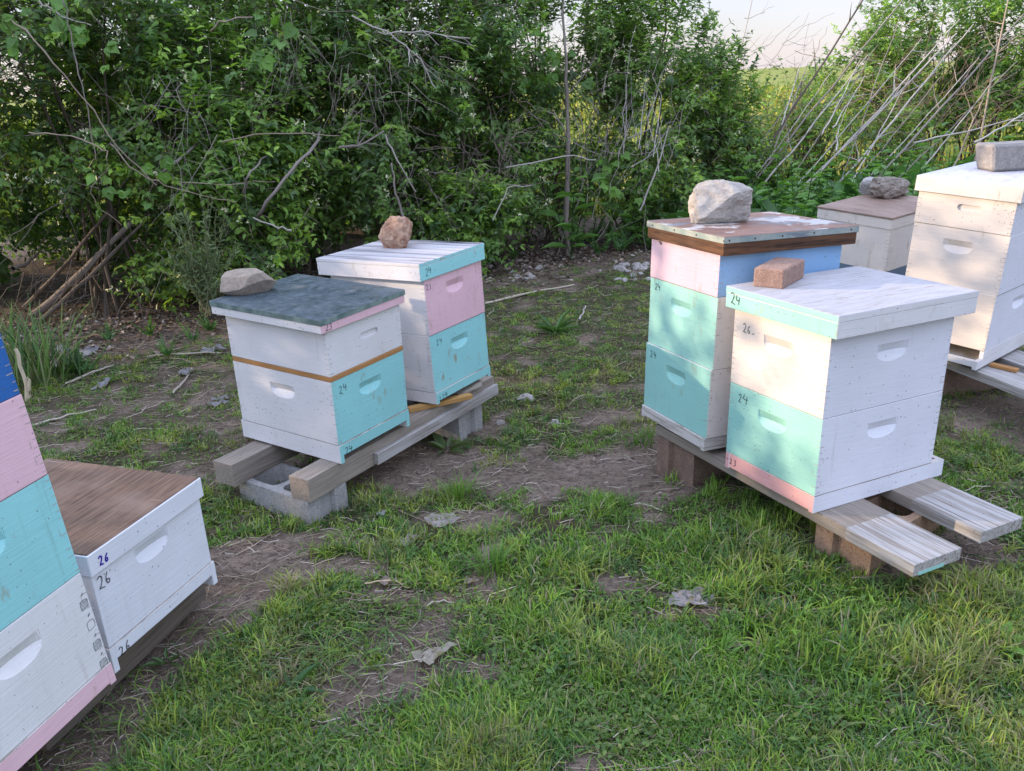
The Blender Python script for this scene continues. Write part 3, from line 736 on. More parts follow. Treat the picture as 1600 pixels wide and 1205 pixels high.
# long side runs back-left from the front corner
cinder(cp+bdir*.19, R(144), .0605, 'cinder', 'grey hollow cinder block with open core under the near ends of the two square beams')
cinder(Vector((-.242, 3.613, 0))+bdir*.19, R(148), .0605, 'cinder', 'grey fluted cinder block under the far ends of the two square beams')
# shims under hive B
bm = bmesh.new(); add_box(bm, (0, 0, 0), (.30, .035, .020), .0015); o = from_bm('wooden_shim', bm, M['wood_yellow'])
v = at_z(640, 645, .153); w = at_z(716, 628, .153); o.matrix_world = Matrix.Translation((v.x, v.y, .1508)) @ Matrix.Rotation(math.atan2(w.y-v.y, w.x-v.x), 4, 'Z'); tag(o, 'yellow pine slat wedged under the pink and aqua hive', 'shim')
bm = bmesh.new()
vs = [bm.verts.new(c) for c in ((0, 0, 0), (.15, 0, 0), (.15, .06, 0), (0, .06, 0), (0, 0, .007), (.15, 0, .026), (.15, .06, .026), (0, .06, .007))]
for f in ((3, 2, 1, 0), (4, 5, 6, 7), (0, 1, 5, 4), (1, 2, 6, 5), (2, 3, 7, 6), (3, 0, 4, 7)): bm.faces.new([vs[k] for k in f])
o = from_bm('wooden_wedge', bm, M['plank_rough']); v = at_z(720, 618, .152)
o.matrix_world = Matrix.Translation((v.x, v.y, .1512)) @ Matrix.Rotation(R(52), 4, 'Z'); tag(o, 'white painted wooden wedge beside the yellow slat on the beam', 'wedge')

# planks under C and D
PA = R(115.5)
def split_mat(c, n): return 1 if c.x < .22+.02*math.sin(c.y*40) else 0
pl1 = plank('wooden_plank', Vector((1.068, 2.016, 0)), PA, 1.20, .186, .038, .186, ['plank_x', 'plank_paint', 'aqua'], 'flaking plank with mint smear on its end, nearer of two below the mint-edged hive', side=-1, mats=split_mat, group='timbers of the hive stands')
pl2 = plank('wooden_plank', Vector((1.334, 2.178, 0)), PA, 1.20, .180, .038, .186, ['plank_x', 'plank_paint'], 'flaking plank without mint smear, farther of two jutting out below the mint-edged hive', side=-1, mats=split_mat, group='timbers of the hive stands')
bm = bmesh.new(); add_box(bm, (-.0012, -.12, 0), (.002, -.02, .010), 0); from_bm('mint_paint_smear', bm, M['mint'], pl1)
pp = Vector((math.cos(PA), math.sin(PA), 0)); pr = Vector((math.sin(PA), -math.cos(PA), 0))
cinder(Vector((1.036, 2.204, 0)), R(36), .1475, 'cinder_tan', 'tan cinder block under the planks below the mint-edged hive')
cinder(Vector((.662, 2.916, 0)), R(35), .1475, 'cinder_brown', 'brown cinder block under the planks below the rusty-lidded hive')
# planks under E and F
EA = R(106.0)
pe = at_z(1600, 611, .190)
q0 = Vector((pe.x, pe.y, 0))-Vector((math.cos(EA), math.sin(EA), 0))*.30
plank('wooden_plank', q0, EA, 2.0, .16, .038, .196, ['plank_paint'], 'white painted plank under the white hive at the right edge, nearer the left', side=-1, group='timbers of the hive stands')
plank('wooden_plank', q0+Vector((math.sin(EA), -math.cos(EA), 0))*.235, EA, 2.0, .16, .038, .196, ['plank_paint'], 'white painted plank under the white hive at the right edge, farther right', side=-1, group='timbers of the hive stands')
v = at_z(1545, 572, .2); bm = bmesh.new(); add_box(bm, (0, 0, 0), (.115, .03, .015), .002); o = from_bm('wooden_strip', bm, M['wood_honey'])
w = at_z(1588, 582, .2); o.matrix_world = Matrix.Translation((v.x, v.y, .1968)) @ Matrix.Rotation(math.atan2(w.y-v.y, w.x-v.x), 4, 'Z'); tag(o, 'short brown slat lying on the white plank below the white hive', 'strip')
cinder(Vector((2.00, 3.76, 0)), R(16), .1575, 'cinder_brown', 'brown cinder block under the white planks below the white hive')
cinder(Vector((1.86, 4.60, 0)), R(16), .1575, 'cinder_brown', 'brown cinder block under the far end of the white planks')
# timbers under G and H
g0 = at_z(72, 1165, .05); g1 = at_z(322, 925, .05); GL_ = (g1-g0).length; GA = math.atan2(g1.y-g0.y, g1.x-g0.x)
plank('wooden_timber', Vector((g0.x, g0.y, 0)), GA, GL_, .09, .085, .117, 'plank_dark', 'dark old timber along the ground under the two left foreground hives, near side', group='timbers of the hive stands')
plank('wooden_timber', Vector((g0.x, g0.y, 0))+Vector((-math.sin(GA), math.cos(GA), 0))*.34, GA, GL_, .09, .085, .117, 'plank_dark', 'dark old timber along the ground under the two left foreground hives, far side', group='timbers of the hive stands')

# ---------------------------------------------------------------- stones
def rock(name, size, mat, seed, cuts=9, rough=.10, sub=5, sharp=.95, craggy=0):
    r_ = random.Random(seed); bm = bmesh.new(); bmesh.ops.create_icosphere(bm, subdivisions=sub, radius=1)
    pl = []
    for _ in range(cuts):
        n = Vector((r_.gauss(0, 1), r_.gauss(0, 1), r_.gauss(0, .8))).normalized(); pl.append((n, r_.uniform(.52, .80)))
    pl.append((Vector((0, 0, -1)), .72))
    for v in bm.verts:
        c = v.co.copy()
        for n, d in pl:
            k = c.dot(n)-d
            if k > 0: c -= n*k*sharp
        o = Vector((seed*3.1, seed*1.7, 0))
        c *= 1+rough*noise.noise(c*1.7+o)+rough*.5*noise.noise(c*4+o)+rough*.3*noise.noise(c*11+o)+rough*.14*noise.noise(c*26+o)
        if craggy: c *= 1-craggy*max(0, noise.noise(c*3.3+o*2)-.05)-craggy*.3*abs(noise.noise(c*9+o))
        v.co = c
    mn = min(v.co.z for v in bm.verts)
    for v in bm.verts:
        v.co = Vector((v.co.x*size[0]/2, v.co.y*size[1]/2, (v.co.z-mn)*size[2]/1.75))
    return from_bm(name, bm, M[mat], smooth=False)
def put_on(o, hv, zt, r_, l_, rz, sink=.003):
    m = frame(hv); p_ = m @ Vector((r_, l_, zt-sink)); o.matrix_world = Matrix.Translation(p_) @ Matrix.Rotation(R(hv['a']+rz), 4, 'Z'); return o
o = rock('stone', (.285, .17, .105), 'rock_slab', 5, 16, .045, 5, 1)
tag(put_on(o, HV['A'], .5601, .130, .50, -58, .004), 'flat angular tan-grey stone lying on the tin lid', 'stone', 'stones weighing down the lids')
o = rock('stone', (.205, .17, .145), 'rock_red', 11, 11, .10, 5, .95, .18)
tag(put_on(o, HV['B'], .6009, .27, .34, -50, .006), 'craggy reddish-tan stone with pits on the streaky white lid', 'stone', 'stones weighing down the lids')
o = rock('stone', (.315, .22, .150), 'rock_white', 24, 15, .085, 5, .95, .10)
tag(put_on(o, HV['C'], .7431, .185, .285, -35, .005), 'large pale limestone boulder on the rusty metal lid', 'stone', 'stones weighing down the lids')
o = rock('stone', (.20, .15, .115), 'rock_grey', 31, 7, .18, 5, .7, .25)
tag(put_on(o, HV['F'], .5429, .40, .29, -20, .004), 'lumpy dark grey stone on the far plywood lid', 'stone', 'stones weighing down the lids')
o = rock('stone', (.15, .11, .085), 'rock_pale', 35, 8, .10, 4, .8)
tag(put_on(o, HV['F'], .5429, .43, .42, 10, .004), 'small pale stone behind the lumpy grey stone on the far plywood lid', 'stone', 'stones weighing down the lids')
o = rock('stone', (.12, .09, .03), 'rock_slab', 37, 8, .10, 4, .8)
tag(put_on(o, HV['F'], .5429, .49, .27, 10, .002), 'thin flat stone chip right of the lumpy stone on the far lid', 'stone', 'stones weighing down the lids')
def brick(name, size, mat, taper=0, bev=.012, seed=0):
    bm = bmesh.new(); add_box(bm, (-size[0]/2, -size[1]/2, 0), (size[0]/2, size[1]/2, size[2]), bev, 3)
    bmesh.ops.subdivide_edges(bm, edges=bm.edges, cuts=5, use_grid_fill=True)
    for v in bm.verts:
        if taper: v.co.x *= 1+taper*(v.co.z/size[2]-.5); v.co.y *= 1+taper*.4*(v.co.z/size[2]-.5)
        v.co *= 1+.012*noise.noise(v.co*40+Vector((seed, 0, 0)))+.012*noise.noise(v.co*12+Vector((seed, 0, 0)))
    return from_bm(name, bm, M[mat], smooth=True)
o = brick('paver_brick', (.195, .098, .062), 'brick', 0, .010)
tag(put_on(o, HV['D'], .6235, .150, .385, 28, .001), 'pinkish-brown concrete paver brick on the mint-edged white lid', 'brick', 'stones weighing down the lids')
o = brick('concrete_brick', (.215, .125, .115), 'grey_brick', .22, .026, 5)
tag(put_on(o, HV['E'], .7699, .370, .225, -30, .001), 'grey tapered concrete brick on the thick white lid at the right edge', 'brick', 'stones weighing down the lids')

# ---------------------------------------------------------------- shrubs of the hedge
GREENS = np.array([[.105, .195, .062], [.135, .245, .068], [.19, .33, .068], [.090, .165, .075], [.28, .45, .08]])
# openings in the hedge: (x, y) line of sight through a point, radius
HOLES = [(at_y(922, 172, 7.6), .13), (at_y(952, 200, 7.8), .09), (at_y(890, 200, 7.6), .07), (at_y(15, 110, 5.8), .13), (at_y(170, 40, 6.0), .06), (at_y(760, 145, 7.3), .06), (at_y(740, 125, 7.2), .05), (at_y(990, 215, 8), .08)]
EYE = np.array([0, 0, CH])
def clear_of_holes(P):
    keep = np.ones(len(P), bool)
    for c, r in HOLES:
        c = np.array(c); d = c-EYE; L = np.linalg.norm(d); d /= L
        q = P-EYE; t = q@d; dist = np.linalg.norm(q-t[:, None]*d, axis=1)
        jit = rng.normal(0, r*.45, len(P))
        keep &= (dist+jit > r)
    return keep
def curve_pts(p0, p1, sag, k=7, wob=.0):
    t = np.linspace(0, 1, k)[:, None]
    P = p0*(1-t)+p1*t; P[:, 2] += (sag*4*t*(1-t))[:, 0]
    if wob:
        P[1:-1] += rng.normal(0, wob, (k-2, 3))
    return P
def shrub(name, c, r, label, ntw=650, leaf=.055, pairs=(5, 8), dens=2.0, lo=.05, airy=0.0, group='shrubs of the hedge', cat='shrub', cols=(.2, .32, .24, .12, .12), shell=.45, clump=2.6, flowers=90, stems=9, facing=None, top_airy=0.0, thr=-.12, bright=1.0, parts=True):
    """c = foot, r = radii; foliage grows in leaf pairs along many twigs spread through an ellipsoid"""
    root = empty(name, (c[0], c[1], 0), label=label, cat=cat, group=group); ntw = int(ntw*dens)
    off = np.array([c[0], c[1], 0.0]); cz = (r[2]+lo)/2; rz = (r[2]-lo)/2*1.04
    P = []; 
    while sum(len(p) for p in P) < ntw:
        d = rng.normal(size=(ntw*2, 3)); d = d/(np.abs(d)**3.2).sum(1, keepdims=True)**(1/3.2)*.93; rad = rng.random(ntw*2)**shell
        if facing is not None: rad = np.where(rng.random(ntw*2) < .6, np.maximum(rad, .72), rad)
        p = d*rad[:, None]*np.array([r[0], r[1], rz])+np.array([0, 0, cz])
        if facing is not None: p = p[(p[:, 1] < r[1]*.35) | (rng.random(len(p)) < .45)]
        g = np.array([n3((q[0]+c[0])*clump, (q[1]+c[1])*clump, q[2]*clump) for q in p])
        th = thr+.07+airy*rng.random(len(p))+top_airy*np.clip((p[:, 2]-1.2)/1.0, 0, 1)
        p = p[(g > th) & (p[:, 2] > lo*.6+.02)]
        P.append(p)
    P = np.concatenate(P)[:ntw]
    out = norm(P-np.array([0, 0, cz*.8])); D = norm(out+rng.normal(0, .55, P.shape)+np.array([0, 0, .12]))
    L = rng.uniform(.16, .42, len(P)); k = 5
    t = np.linspace(0, 1, k)[None, :, None]
    bend = rng.normal(0, .10, P.shape)+np.array([0, 0, -.10])
    TW = P[:, None]+D[:, None]*L[:, None, None]*(t-.45)+bend[:, None]*L[:, None, None]*(t**2)*1.3
    # stems
    wood = Bag(); SP = []
    for _ in range(stems):
        a_ = rng.uniform(0, 2*math.pi); b_ = np.array([math.cos(a_)*r[0]*.25, math.sin(a_)*r[1]*.25, 0])
        e_ = P[rng.integers(len(P))]
        q = curve_pts(b_, e_, rng.uniform(.05, .3), 9, .035); SP.append(q)
    SP = np.array(SP)
    V, Q = tubes(SP, np.linspace(1, .3, 9)[None]*rng.uniform(.006, .017, (len(SP), 1)), 6)
    wood.add(V, Q, None, (.115, .095, .075))
    V, Q = tubes(TW, np.linspace(1, .5, k)[None]*rng.uniform(.0012, .0024, (len(TW), 1)), 3)
    tc = np.repeat(np.where(rng.random((len(TW), 1)) < .3, np.array([[.22, .18, .14]]), np.array([[.09, .085, .05]])), k*3, 0)
    wood.add(V, Q, None, tc)
    # bare dead twigs caught inside
    nd = len(P)//5; i_ = rng.integers(0, len(P), nd); d_ = norm(rng.normal(size=(nd, 3))*np.array([1, .6, .9])); l_ = rng.uniform(.2, .6, (nd, 1)); q = P[i_]*np.array([.97, .97, 1])
    DW = np.stack([q-d_*l_*.5, q-d_*l_*.2+rng.normal(0, .015, q.shape), q+d_*l_*.2+rng.normal(0, .02, q.shape), q+d_*l_*.5+rng.normal(0, .02, q.shape)], 1); DW[:, :, 2] = np.maximum(DW[:, :, 2], .01)
    V, Q = tubes(DW, np.linspace(1, .5, 4)[None]*rng.uniform(.0012, .0030, (nd, 1)), 4)
    wood.add(V, Q, None, np.repeat(np.array([[.26, .22, .185]])*rng.uniform(.5, 1.4, (nd, 1)), 16, 0))
    # leaf pairs
    npr = rng.integers(pairs[0], pairs[1], len(P)); A = []; B = []; N_ = []; tn = []; sz = []
    base = GREENS[rng.choice(5, len(P), p=cols)]*rng.uniform(.75, 1.25, (len(P), 1))*bright
    zf = np.clip(P[:, 2]/max(r[2], .1), 0, 1)
    for j in range(pairs[1]):
        m = npr > j; s = (.12+.88*(j+rng.random(m.sum())*.5)/npr[m]); s = np.minimum(s, 1)
        i0 = np.minimum((s*(k-1)).astype(int), k-2); f = (s*(k-1)-i0)[:, None]
        T0 = TW[m][np.arange(m.sum()), i0]; T1 = TW[m][np.arange(m.sum()), i0+1]; pos = T0*(1-f)+T1*f; ax = norm(T1-T0)
        side = norm(np.cross(ax, np.array([0, 0, 1.])+rng.normal(0, .45, ax.shape)))
        for sg in (1, -1):
            A.append(pos); B.append(norm(side*sg+ax*.55+np.array([0, 0, -.22])+rng.normal(0, .22, ax.shape)))
            N_.append(norm(np.array([0, 0, 1.])+out[m]*.55+rng.normal(0, .38, ax.shape))); tn.append(base[m]*rng.uniform(.85, 1.15, (m.sum(), 1)))
            sz.append(leaf*rng.uniform(.6, 1.15, m.sum())*(1.05-.35*s))
    A = np.concatenate(A); B = np.concatenate(B); N_ = np.concatenate(N_); tn = np.concatenate(tn); sz = np.concatenate(sz)
    kp = clear_of_holes(A+off) & (A[:, 2] > .01)
    A, B, N_, tn, sz = A[kp], B[kp], N_[kp], tn[kp], sz[kp]
    V, Q, T, c_ = leaves(A, B, N_, sz, sz*rng.uniform(.50, .68, len(sz)), tn)
    fo = Bag(); fo.add(V, Q, T, c_)
    if parts:
        wood.build('branches', M['bark'], root); fo.build('foliage', M['leaf'], root)
    if flowers and parts:
        front = np.nonzero(P[:, 1] < 0)[0]; fi = front[rng.integers(0, len(front), flowers)]; fb = Bag()
        for q in range(3):
            pp_ = TW[fi, 4]+rng.normal(0, .018, (flowers, 3))+np.array([0, -.045, .02])
            for j in range(4):
                d_ = norm(rng.normal(size=(flowers, 3))+np.array([0, -.5, .4]))
                V, Q, T, c_ = leaves(pp_, d_, norm(rng.normal(size=(flowers, 3))), np.full(flowers, .023), np.full(flowers, .009), np.tile([[.78, .77, .62]], (flowers, 1)), 'simple'); fb.add(V, Q, T, c_)
        fb.build('flowers', M['petal'], root)['kind'] = 'stuff'
    return root, P+off
shrub('shrub', (-3.75, 5.60), (.85, .75, 3.0), 'shrub at the left edge of the hedge, open and twiggy beneath, small white flowers', 640, .070, lo=.55, thr=-.10)
shrub('shrub', (-2.75, 6.10), (.80, .75, 3.0), 'arching shrub above the thick bare leaning branches at the left of the hedge', 680, .062, lo=.75, thr=-.08)
shrub('shrub', (-2.02, 6.15), (.70, .62, 1.9), 'lower bright green shrub reaching the ground left of the tin-lidded hive', 620, .070, lo=.02, cols=(.1, .3, .3, .1, .2), flowers=40)
shrub('shrub', (-1.75, 6.85), (.85, .75, 3.0), 'tall dark shrub in the hedge behind the tin-lidded hive', 700, .064, lo=.25)
shrub('shrub', (-.95, 7.05), (.75, .75, 3.0), 'shrub in the hedge right behind the craggy red stone', 700, .064, lo=.02, thr=-.08)
shrub('shrub', (-.30, 7.50), (.75, .70, 3.0), 'shrub in the hedge between the red stone and the bare slender trunk', 700, .064, lo=.02)
shrub('shrub', (-.35, 6.98), (.50, .35, .75), 'low fresh green bush at the foot of the hedge behind the streaky-lidded hive', 260, .070, lo=.02, cols=(.05, .25, .4, .05, .25), flowers=8, stems=5)
shrub('shrub', (.40, 8.15), (.80, .65, 3.0), 'shrub behind the bare slender trunk, with a gap showing the yellow field', 560, .064, lo=.1)
shrub('shrub', (1.25, 8.20), (.62, .70, 2.55), 'bright shrub at the right end of the dense hedge, top against the sky', 640, .064, lo=.05, cols=(.1, .3, .35, .05, .2), thr=-.14)
shrub('shrub', (1.98, 8.60), (.46, .50, 1.68), 'lower rounded shrub stepping down from the dense hedge to the open sky', 400, .064, lo=.05, cols=(.1, .4, .3, .1, .1), flowers=10)
# back row, seen through the gaps of the front one
for i, (x, y, hgt) in enumerate([(-4.3, 6.9, 3.0), (-3.1, 7.3, 3.0), (-1.9, 7.9, 3.1), (-.7, 8.4, 3.1)]):
    shrub('shrub', (x, y), (1.0, .6, hgt), ['dim shrub glimpsed through gaps behind the far left of the hedge', 'dim shrub glimpsed behind the leaning bare branches', 'dim shrub glimpsed behind the hedge above the tin-lidded hive', 'dim shrub glimpsed behind the hedge above the streaky-lidded hive'][i], 420, .095, (5, 8), 1.9, lo=.0, thr=-.3, flowers=0, stems=5, cols=(.3, .3, .1, .3, 0))
for x, y, lb in [(-5.2, 7.4, 'low scrub far behind the left edge of the hedge'), (-3.9, 8.3, 'low scrub far behind the leaning bare branches'), (-2.6, 8.9, 'low scrub far behind the tin-lidded hive'), (-1.3, 9.4, 'low scrub far behind the streaky-lidded hive'), (-.1, 9.6, 'low scrub far behind the bare slender trunk')]:
    shrub('shrub', (x, y), (.95, .5, 1.15), lb, 300, .085, (5, 8), 1.6, lo=.0, thr=-.35, flowers=0, stems=5, cols=(.3, .3, .1, .3, 0))
# the hedge goes on to the left, outside the picture, and filters the low sun
for i, (x, y) in enumerate([(-4.85, 4.95), (-5.7, 4.35), (-6.6, 3.8), (-7.5, 3.2), (-8.4, 2.7), (-9.3, 2.1), (-10.2, 1.5)]):
    shrub('shrub', (x, y), (.85, .6, (2.62, 2.5, 2.4, 2.36, 2.36, 2.36, 2.36)[i]), 'hedge shrub beyond the left edge of the view', 480, .085, (4, 6), 1.3, lo=.05, thr=-.16, flowers=0, stems=5, top_airy=.22, cols=(.2, .5, .2, .1, 0))

# ---------------------------------------------------------------- dead vines and bare branches in the hedge
def stick(name, pts, r0, r1, col, label, cat, group=None, k=4, wob=.006, sides=6, twigs=0, tw=.25, mat='bark', droop=0):
    """pts: photo pixel + distance triples, joined into one tapered tube"""
    P = np.array([np.array(at_y(*p)) for p in pts], float)
    return stick3(name, P, r0, r1, col, label, cat, group, k, wob, sides, twigs, tw, mat)
def smooth(P, k, wob):
    out = []
    n = len(P)
    for i in range(n-1):
        p0, p1, p2, p3 = P[max(i-1, 0)], P[i], P[i+1], P[min(i+2, n-1)]
        for j in range(k):
            t = j/k; out.append(.5*((2*p1)+(-p0+p2)*t+(2*p0-5*p1+4*p2-p3)*t*t+(-p0+3*p1-3*p2+p3)*t**3))
    out.append(P[-1]); out = np.array(out); out[1:-1] += rng.normal(0, wob, (len(out)-2, 3)); return out
def stick3(name, P, r0, r1, col, label, cat, group=None, k=4, wob=.006, sides=6, twigs=0, tw=.25, mat='bark'):
    P = smooth(np.asarray(P, float), k, wob); o0 = P[0].copy(); P = P-o0
    b = Bag(); V, Q = tubes(P[None], (np.linspace(r0, r1, len(P))*rng.uniform(.85, 1.12, len(P)))[None], sides); b.add(V, Q, None, np.array(col)*rng.uniform(.85, 1.15, (len(V), 1)))
    for _ in range(twigs):
        i = rng.integers(len(P)//3, len(P)-1); ax = norm(P[i+1]-P[i]); d = norm(ax+rng.normal(0, .6, 3)); l = tw*rng.uniform(.4, 1.2)
        q = curve_pts(P[i], P[i]+d*l, rng.normal(0, .06)*l, 6, .012*l)
        V, Q = tubes(q[None], np.linspace(r1*.8+.0012, .0009, 6)[None], 4); b.add(V, Q, None, col)
    o = b.build(name, M[mat], None, True); o.location = o0
    return tag(o, label, cat, group)
TAN = (.28, .225, .175); GRY = (.22, .195, .175); PALE = (.38, .35, .32); DRK = (.13, .105, .085)
G1 = 'dead vines hanging in the hedge'
stick('vine_stem', [(10, 25, 5.0), (70, 82, 4.95), (130, 155, 5.0), (185, 230, 5.05), (245, 290, 5.1)], .005, .003, TAN, 'tan dead vine slanting down right across the top left of the hedge', 'vine', G1)
stick('vine_stem', [(98, 0, 5.0), (108, 40, 5.0), (122, 100, 5.0), (135, 170, 5.0), (150, 250, 5.05)], .0038, .003, GRY, 'grey dead vine hanging nearly straight down near the left of the hedge', 'vine', G1)
stick('vine_stem', [(45, 207, 4.85), (110, 212, 4.8), (160, 235, 4.75), (168, 262, 4.75), (145, 292, 4.75), (150, 320, 4.8), (190, 352, 4.95)], .0038, .0022, TAN, 'pale looping vine curling below the left hedge branches', 'vine', G1)
stick('vine_stem', [(172, 225, 4.85), (215, 270, 4.9), (260, 290, 4.95), (330, 310, 5.1), (370, 315, 5.3)], .0042, .002, TAN, 'tan dead vine running right at mid height in the left of the hedge', 'vine', G1)
stick('vine_stem', [(330, 50, 5.5), (350, 33, 5.45), (395, 27, 5.5)], .006, .004, TAN, 'short tan branch stub near the top, left of the hanging twigs', 'vine', G1)
stick('vine_stem', [(60, 0, 5.2), (95, 25, 5.2), (143, 40, 5.2)], .005, .003, PALE, 'pale bent twig at the very top left of the picture', 'vine', G1)
stick('vine_stem', [(345, 222, 5.6), (420, 208, 5.6), (530, 212, 5.9)], .005, .003, TAN, 'thin tan vine running level in the middle of the left hedge', 'vine', G1)
stick('vine_stem', [(280, 285, 5.4), (380, 286, 5.5), (430, 284, 5.6)], .0035, .002, TAN, 'very thin level vine below the middle of the left hedge', 'vine', G1)
stick('vine_stem', [(790, 262, 6.7), (880, 246, 6.85), (930, 250, 6.9)], .006, .004, PALE, 'pale bent vine crossing in front of the bare slender trunk', 'vine', G1)
stick('vine_stem', [(770, 344, 6.4), (795, 295, 6.45), (830, 290, 6.5)], .005, .003, PALE, 'short pale twig rising left of the bare slender trunk', 'vine', G1, twigs=3, tw=.12)
G2 = 'bare branches in the hedge'
stick('bare_branch', [(398, 345, 5.9), (410, 328, 5.5), (455, 268, 5.55), (492, 228, 5.8), (500, 200, 6.4)], .013, .008, GRY, 'thick grey bare branch slanting up right in the middle of the left hedge', 'branch', G2)
stick('bare_branch', [(380, 320, 5.8), (384, 290, 5.45), (398, 262, 5.5), (420, 240, 6.0)], .010, .006, GRY, 'short grey bare branch left of the thick slanting one', 'branch', G2)
stick('bare_branch', [(235, 300, 5.9), (258, 268, 5.5), (284, 244, 5.6), (320, 215, 6.1)], .011, .008, GRY, 'stubby cut grey branch in the middle of the left hedge', 'branch', G2)
stick('bare_branch', [(455, 360, 5.5), (425, 352, 5.45), (395, 340, 5.4)], .007, .005, PALE, 'pale thin stick low in the hedge above the angular tan stone', 'branch', G2)
stick('bare_branch', [(631, 342, 6.1), (618, 300, 6.1), (612, 255, 6.15)], .010, .006, GRY, 'grey stick standing up behind the craggy red stone', 'branch', G2)
stick('bare_branch', [(530, 231, 5.9), (560, 225, 5.9), (600, 205, 6.0)], .010, .005, GRY, 'dark bent bare branch above the craggy red stone', 'branch', G2, twigs=4)
stick('bare_branch', [(602, 210, 6.0), (625, 260, 6.0), (650, 300, 6.1)], .006, .004, PALE, 'pale stick slanting down right above the craggy red stone', 'branch', G2)
stick('bare_branch', [(550, 25, 5.7), (620, 60, 5.7), (655, 95, 5.75), (680, 138, 5.8)], .006, .004, PALE, 'long pale twig curving down right at the top of the hedge', 'branch', G2, twigs=4)
stick('bare_branch', [(590, 50, 5.7), (660, 52, 5.8), (735, 60, 5.9)], .006, .003, PALE, 'long pale twig running level at the top of the hedge', 'branch', G2, twigs=5)
for x0, y0, x1, y1, r_, lb in [(50, 495, 205, 348, .030, 'thickest leaning branch rising from the ground at the left, rough grey bark'), (38, 480, 170, 330, .018, 'thinner leaning branch just left of the thickest one'), (60, 505, 235, 335, .016, 'thin leaning branch just right of the thickest one'), (20, 420, 60, 395, .014, 'short bare branch beside the aqua stack, under the left shrub')]:
    p0 = np.array(at_z(x0, y0, .0)) if y0 > 450 else np.array(at_y(x0, y0, 5.2)); p1 = np.array(at_y(x1, y1, 5.9))
    stick3('leaning_branch', [p0, p0*.66+p1*.34+np.array([.005, 0, -.015]), p0*.33+p1*.67+np.array([-.005, 0, -.015]), p1], r_, r_*.6, (.15, .125, .105) if r_ < .02 else (.21, .18, .155), lb, 'branch', 'thick branches leaning out of the hedge', 3, .003, 8)
# hanging bundles of thin dead twigs
def twig_bundle(px, py, Y, n, spread, length, down, label, col=(.24, .205, .175), r=.0019):
    c = np.array(at_y(px, py, Y)); b = Bag(); PS = []
    for _ in range(n):
        p = rng.normal(0, 1, 3)*np.array([spread, spread*.5, spread]); d = norm(np.array(down)+rng.normal(0, .55, 3)); l = length*rng.uniform(.4, 1.2)
        PS.append(curve_pts(p, p+d*l, rng.normal(0, .08)*l, 6, .012*l*2))
    PS = np.array(PS); V, Q = tubes(PS, np.linspace(1, .4, 6)[None]*r*rng.uniform(.6, 1.3, (n, 1)), 4)
    b.add(V, Q, None, np.repeat(np.array(col)*rng.uniform(.6, 1.3, (n, 1)), 24, 0))
    o = b.build('dead_twig_tangle', M['bark']); o.location = c
    return tag(o, label, 'twigs', 'tangles of dead twigs in the hedge')
twig_bundle(455, 60, 5.6, 24, .08, .5, (.25, 0, -1), 'bundle of grey dead twigs hanging at the top of the hedge left of middle')
twig_bundle(590, 80, 5.95, 38, .20, .4, (.5, -.1, -.6), 'wide tangle of grey dead twigs at the top middle of the hedge')
twig_bundle(560, 130, 6.0, 24, .14, .38, (-.3, -.1, -.8), 'tangle of grey dead twigs just below the wide one at the top')
twig_bundle(270, 170, 5.3, 26, .14, .55, (-.25, 0, -1), 'sparse dead twigs hanging in the dark middle of the left hedge', (.2, .18, .155))
twig_bundle(780, 240, 6.6, 60, .16, .35, (.2, -.1, .2), 'fine dead twig tangle low in the hedge left of the bare slender trunk', (.26, .20, .18))
twig_bundle(100, 400, 5.5, 50, .28, .7, (-.6, 0, -.7), 'dead twigs among the thick leaning branches at the left', (.15, .125, .105), .003)
twig_bundle(930, 165, 8.0, 70, .30, .7, (.4, 0, -.8), 'dead twigs across the gap that shows the yellow field', (.16, .12, .085), .0028)
twig_bundle(940, 270, 7.5, 60, .28, .7, (.3, 0, .9), 'upright dead twigs between the bare slender trunk and the boulder', (.33, .29, .26), .003)
twig_bundle(1010, 240, 7.3, 24, .14, .8, (.3, 0, 1.), 'pale upright dead stems left of the boulder', (.45, .41, .38), .0034)
twig_bundle(660, 250, 6.3, 30, .2, .4, (.2, 0, -.6), 'dead twigs behind and above the craggy red stone', (.24, .2, .18))
# slender trunk
p = [np.array(at_z(888, 402, 0)), np.array(at_y(884, 320, 7.45)), np.array(at_y(888, 235, 7.45)), np.array(at_y(886, 160, 7.5)), np.array(at_y(884, 90, 7.55)), np.array(at_y(879, 15, 7.75)), np.array(at_y(884, -70, 7.95))]
tr = empty('slender_tree', p[0], label='bare slender grey trunk standing in front of the gap in the hedge', cat='tree')
o = stick3('trunk', p, .025, .007, (.24, .205, .18), None, None, None, 4, .004, 8); o.parent = tr; o.location = (0, 0, 0)
for a_, b_, r_ in [((887, 215), (845, 168), .008), ((886, 150), (930, 90), .007), ((887, 330), (870, 400), .010), ((888, 350), (915, 265), .006)]:
    q0 = np.array(at_y(*a_, 7.45))-p[0]; q1 = np.array(at_y(*b_, 7.4))-p[0]
    o = stick3('branch', [q0, (q0+q1)/2+np.array([.03, 0, .03]), q1], r_, r_*.6, (.27, .235, .21), None, None, None, 4, .004, 6, 3, .2); o.parent = tr

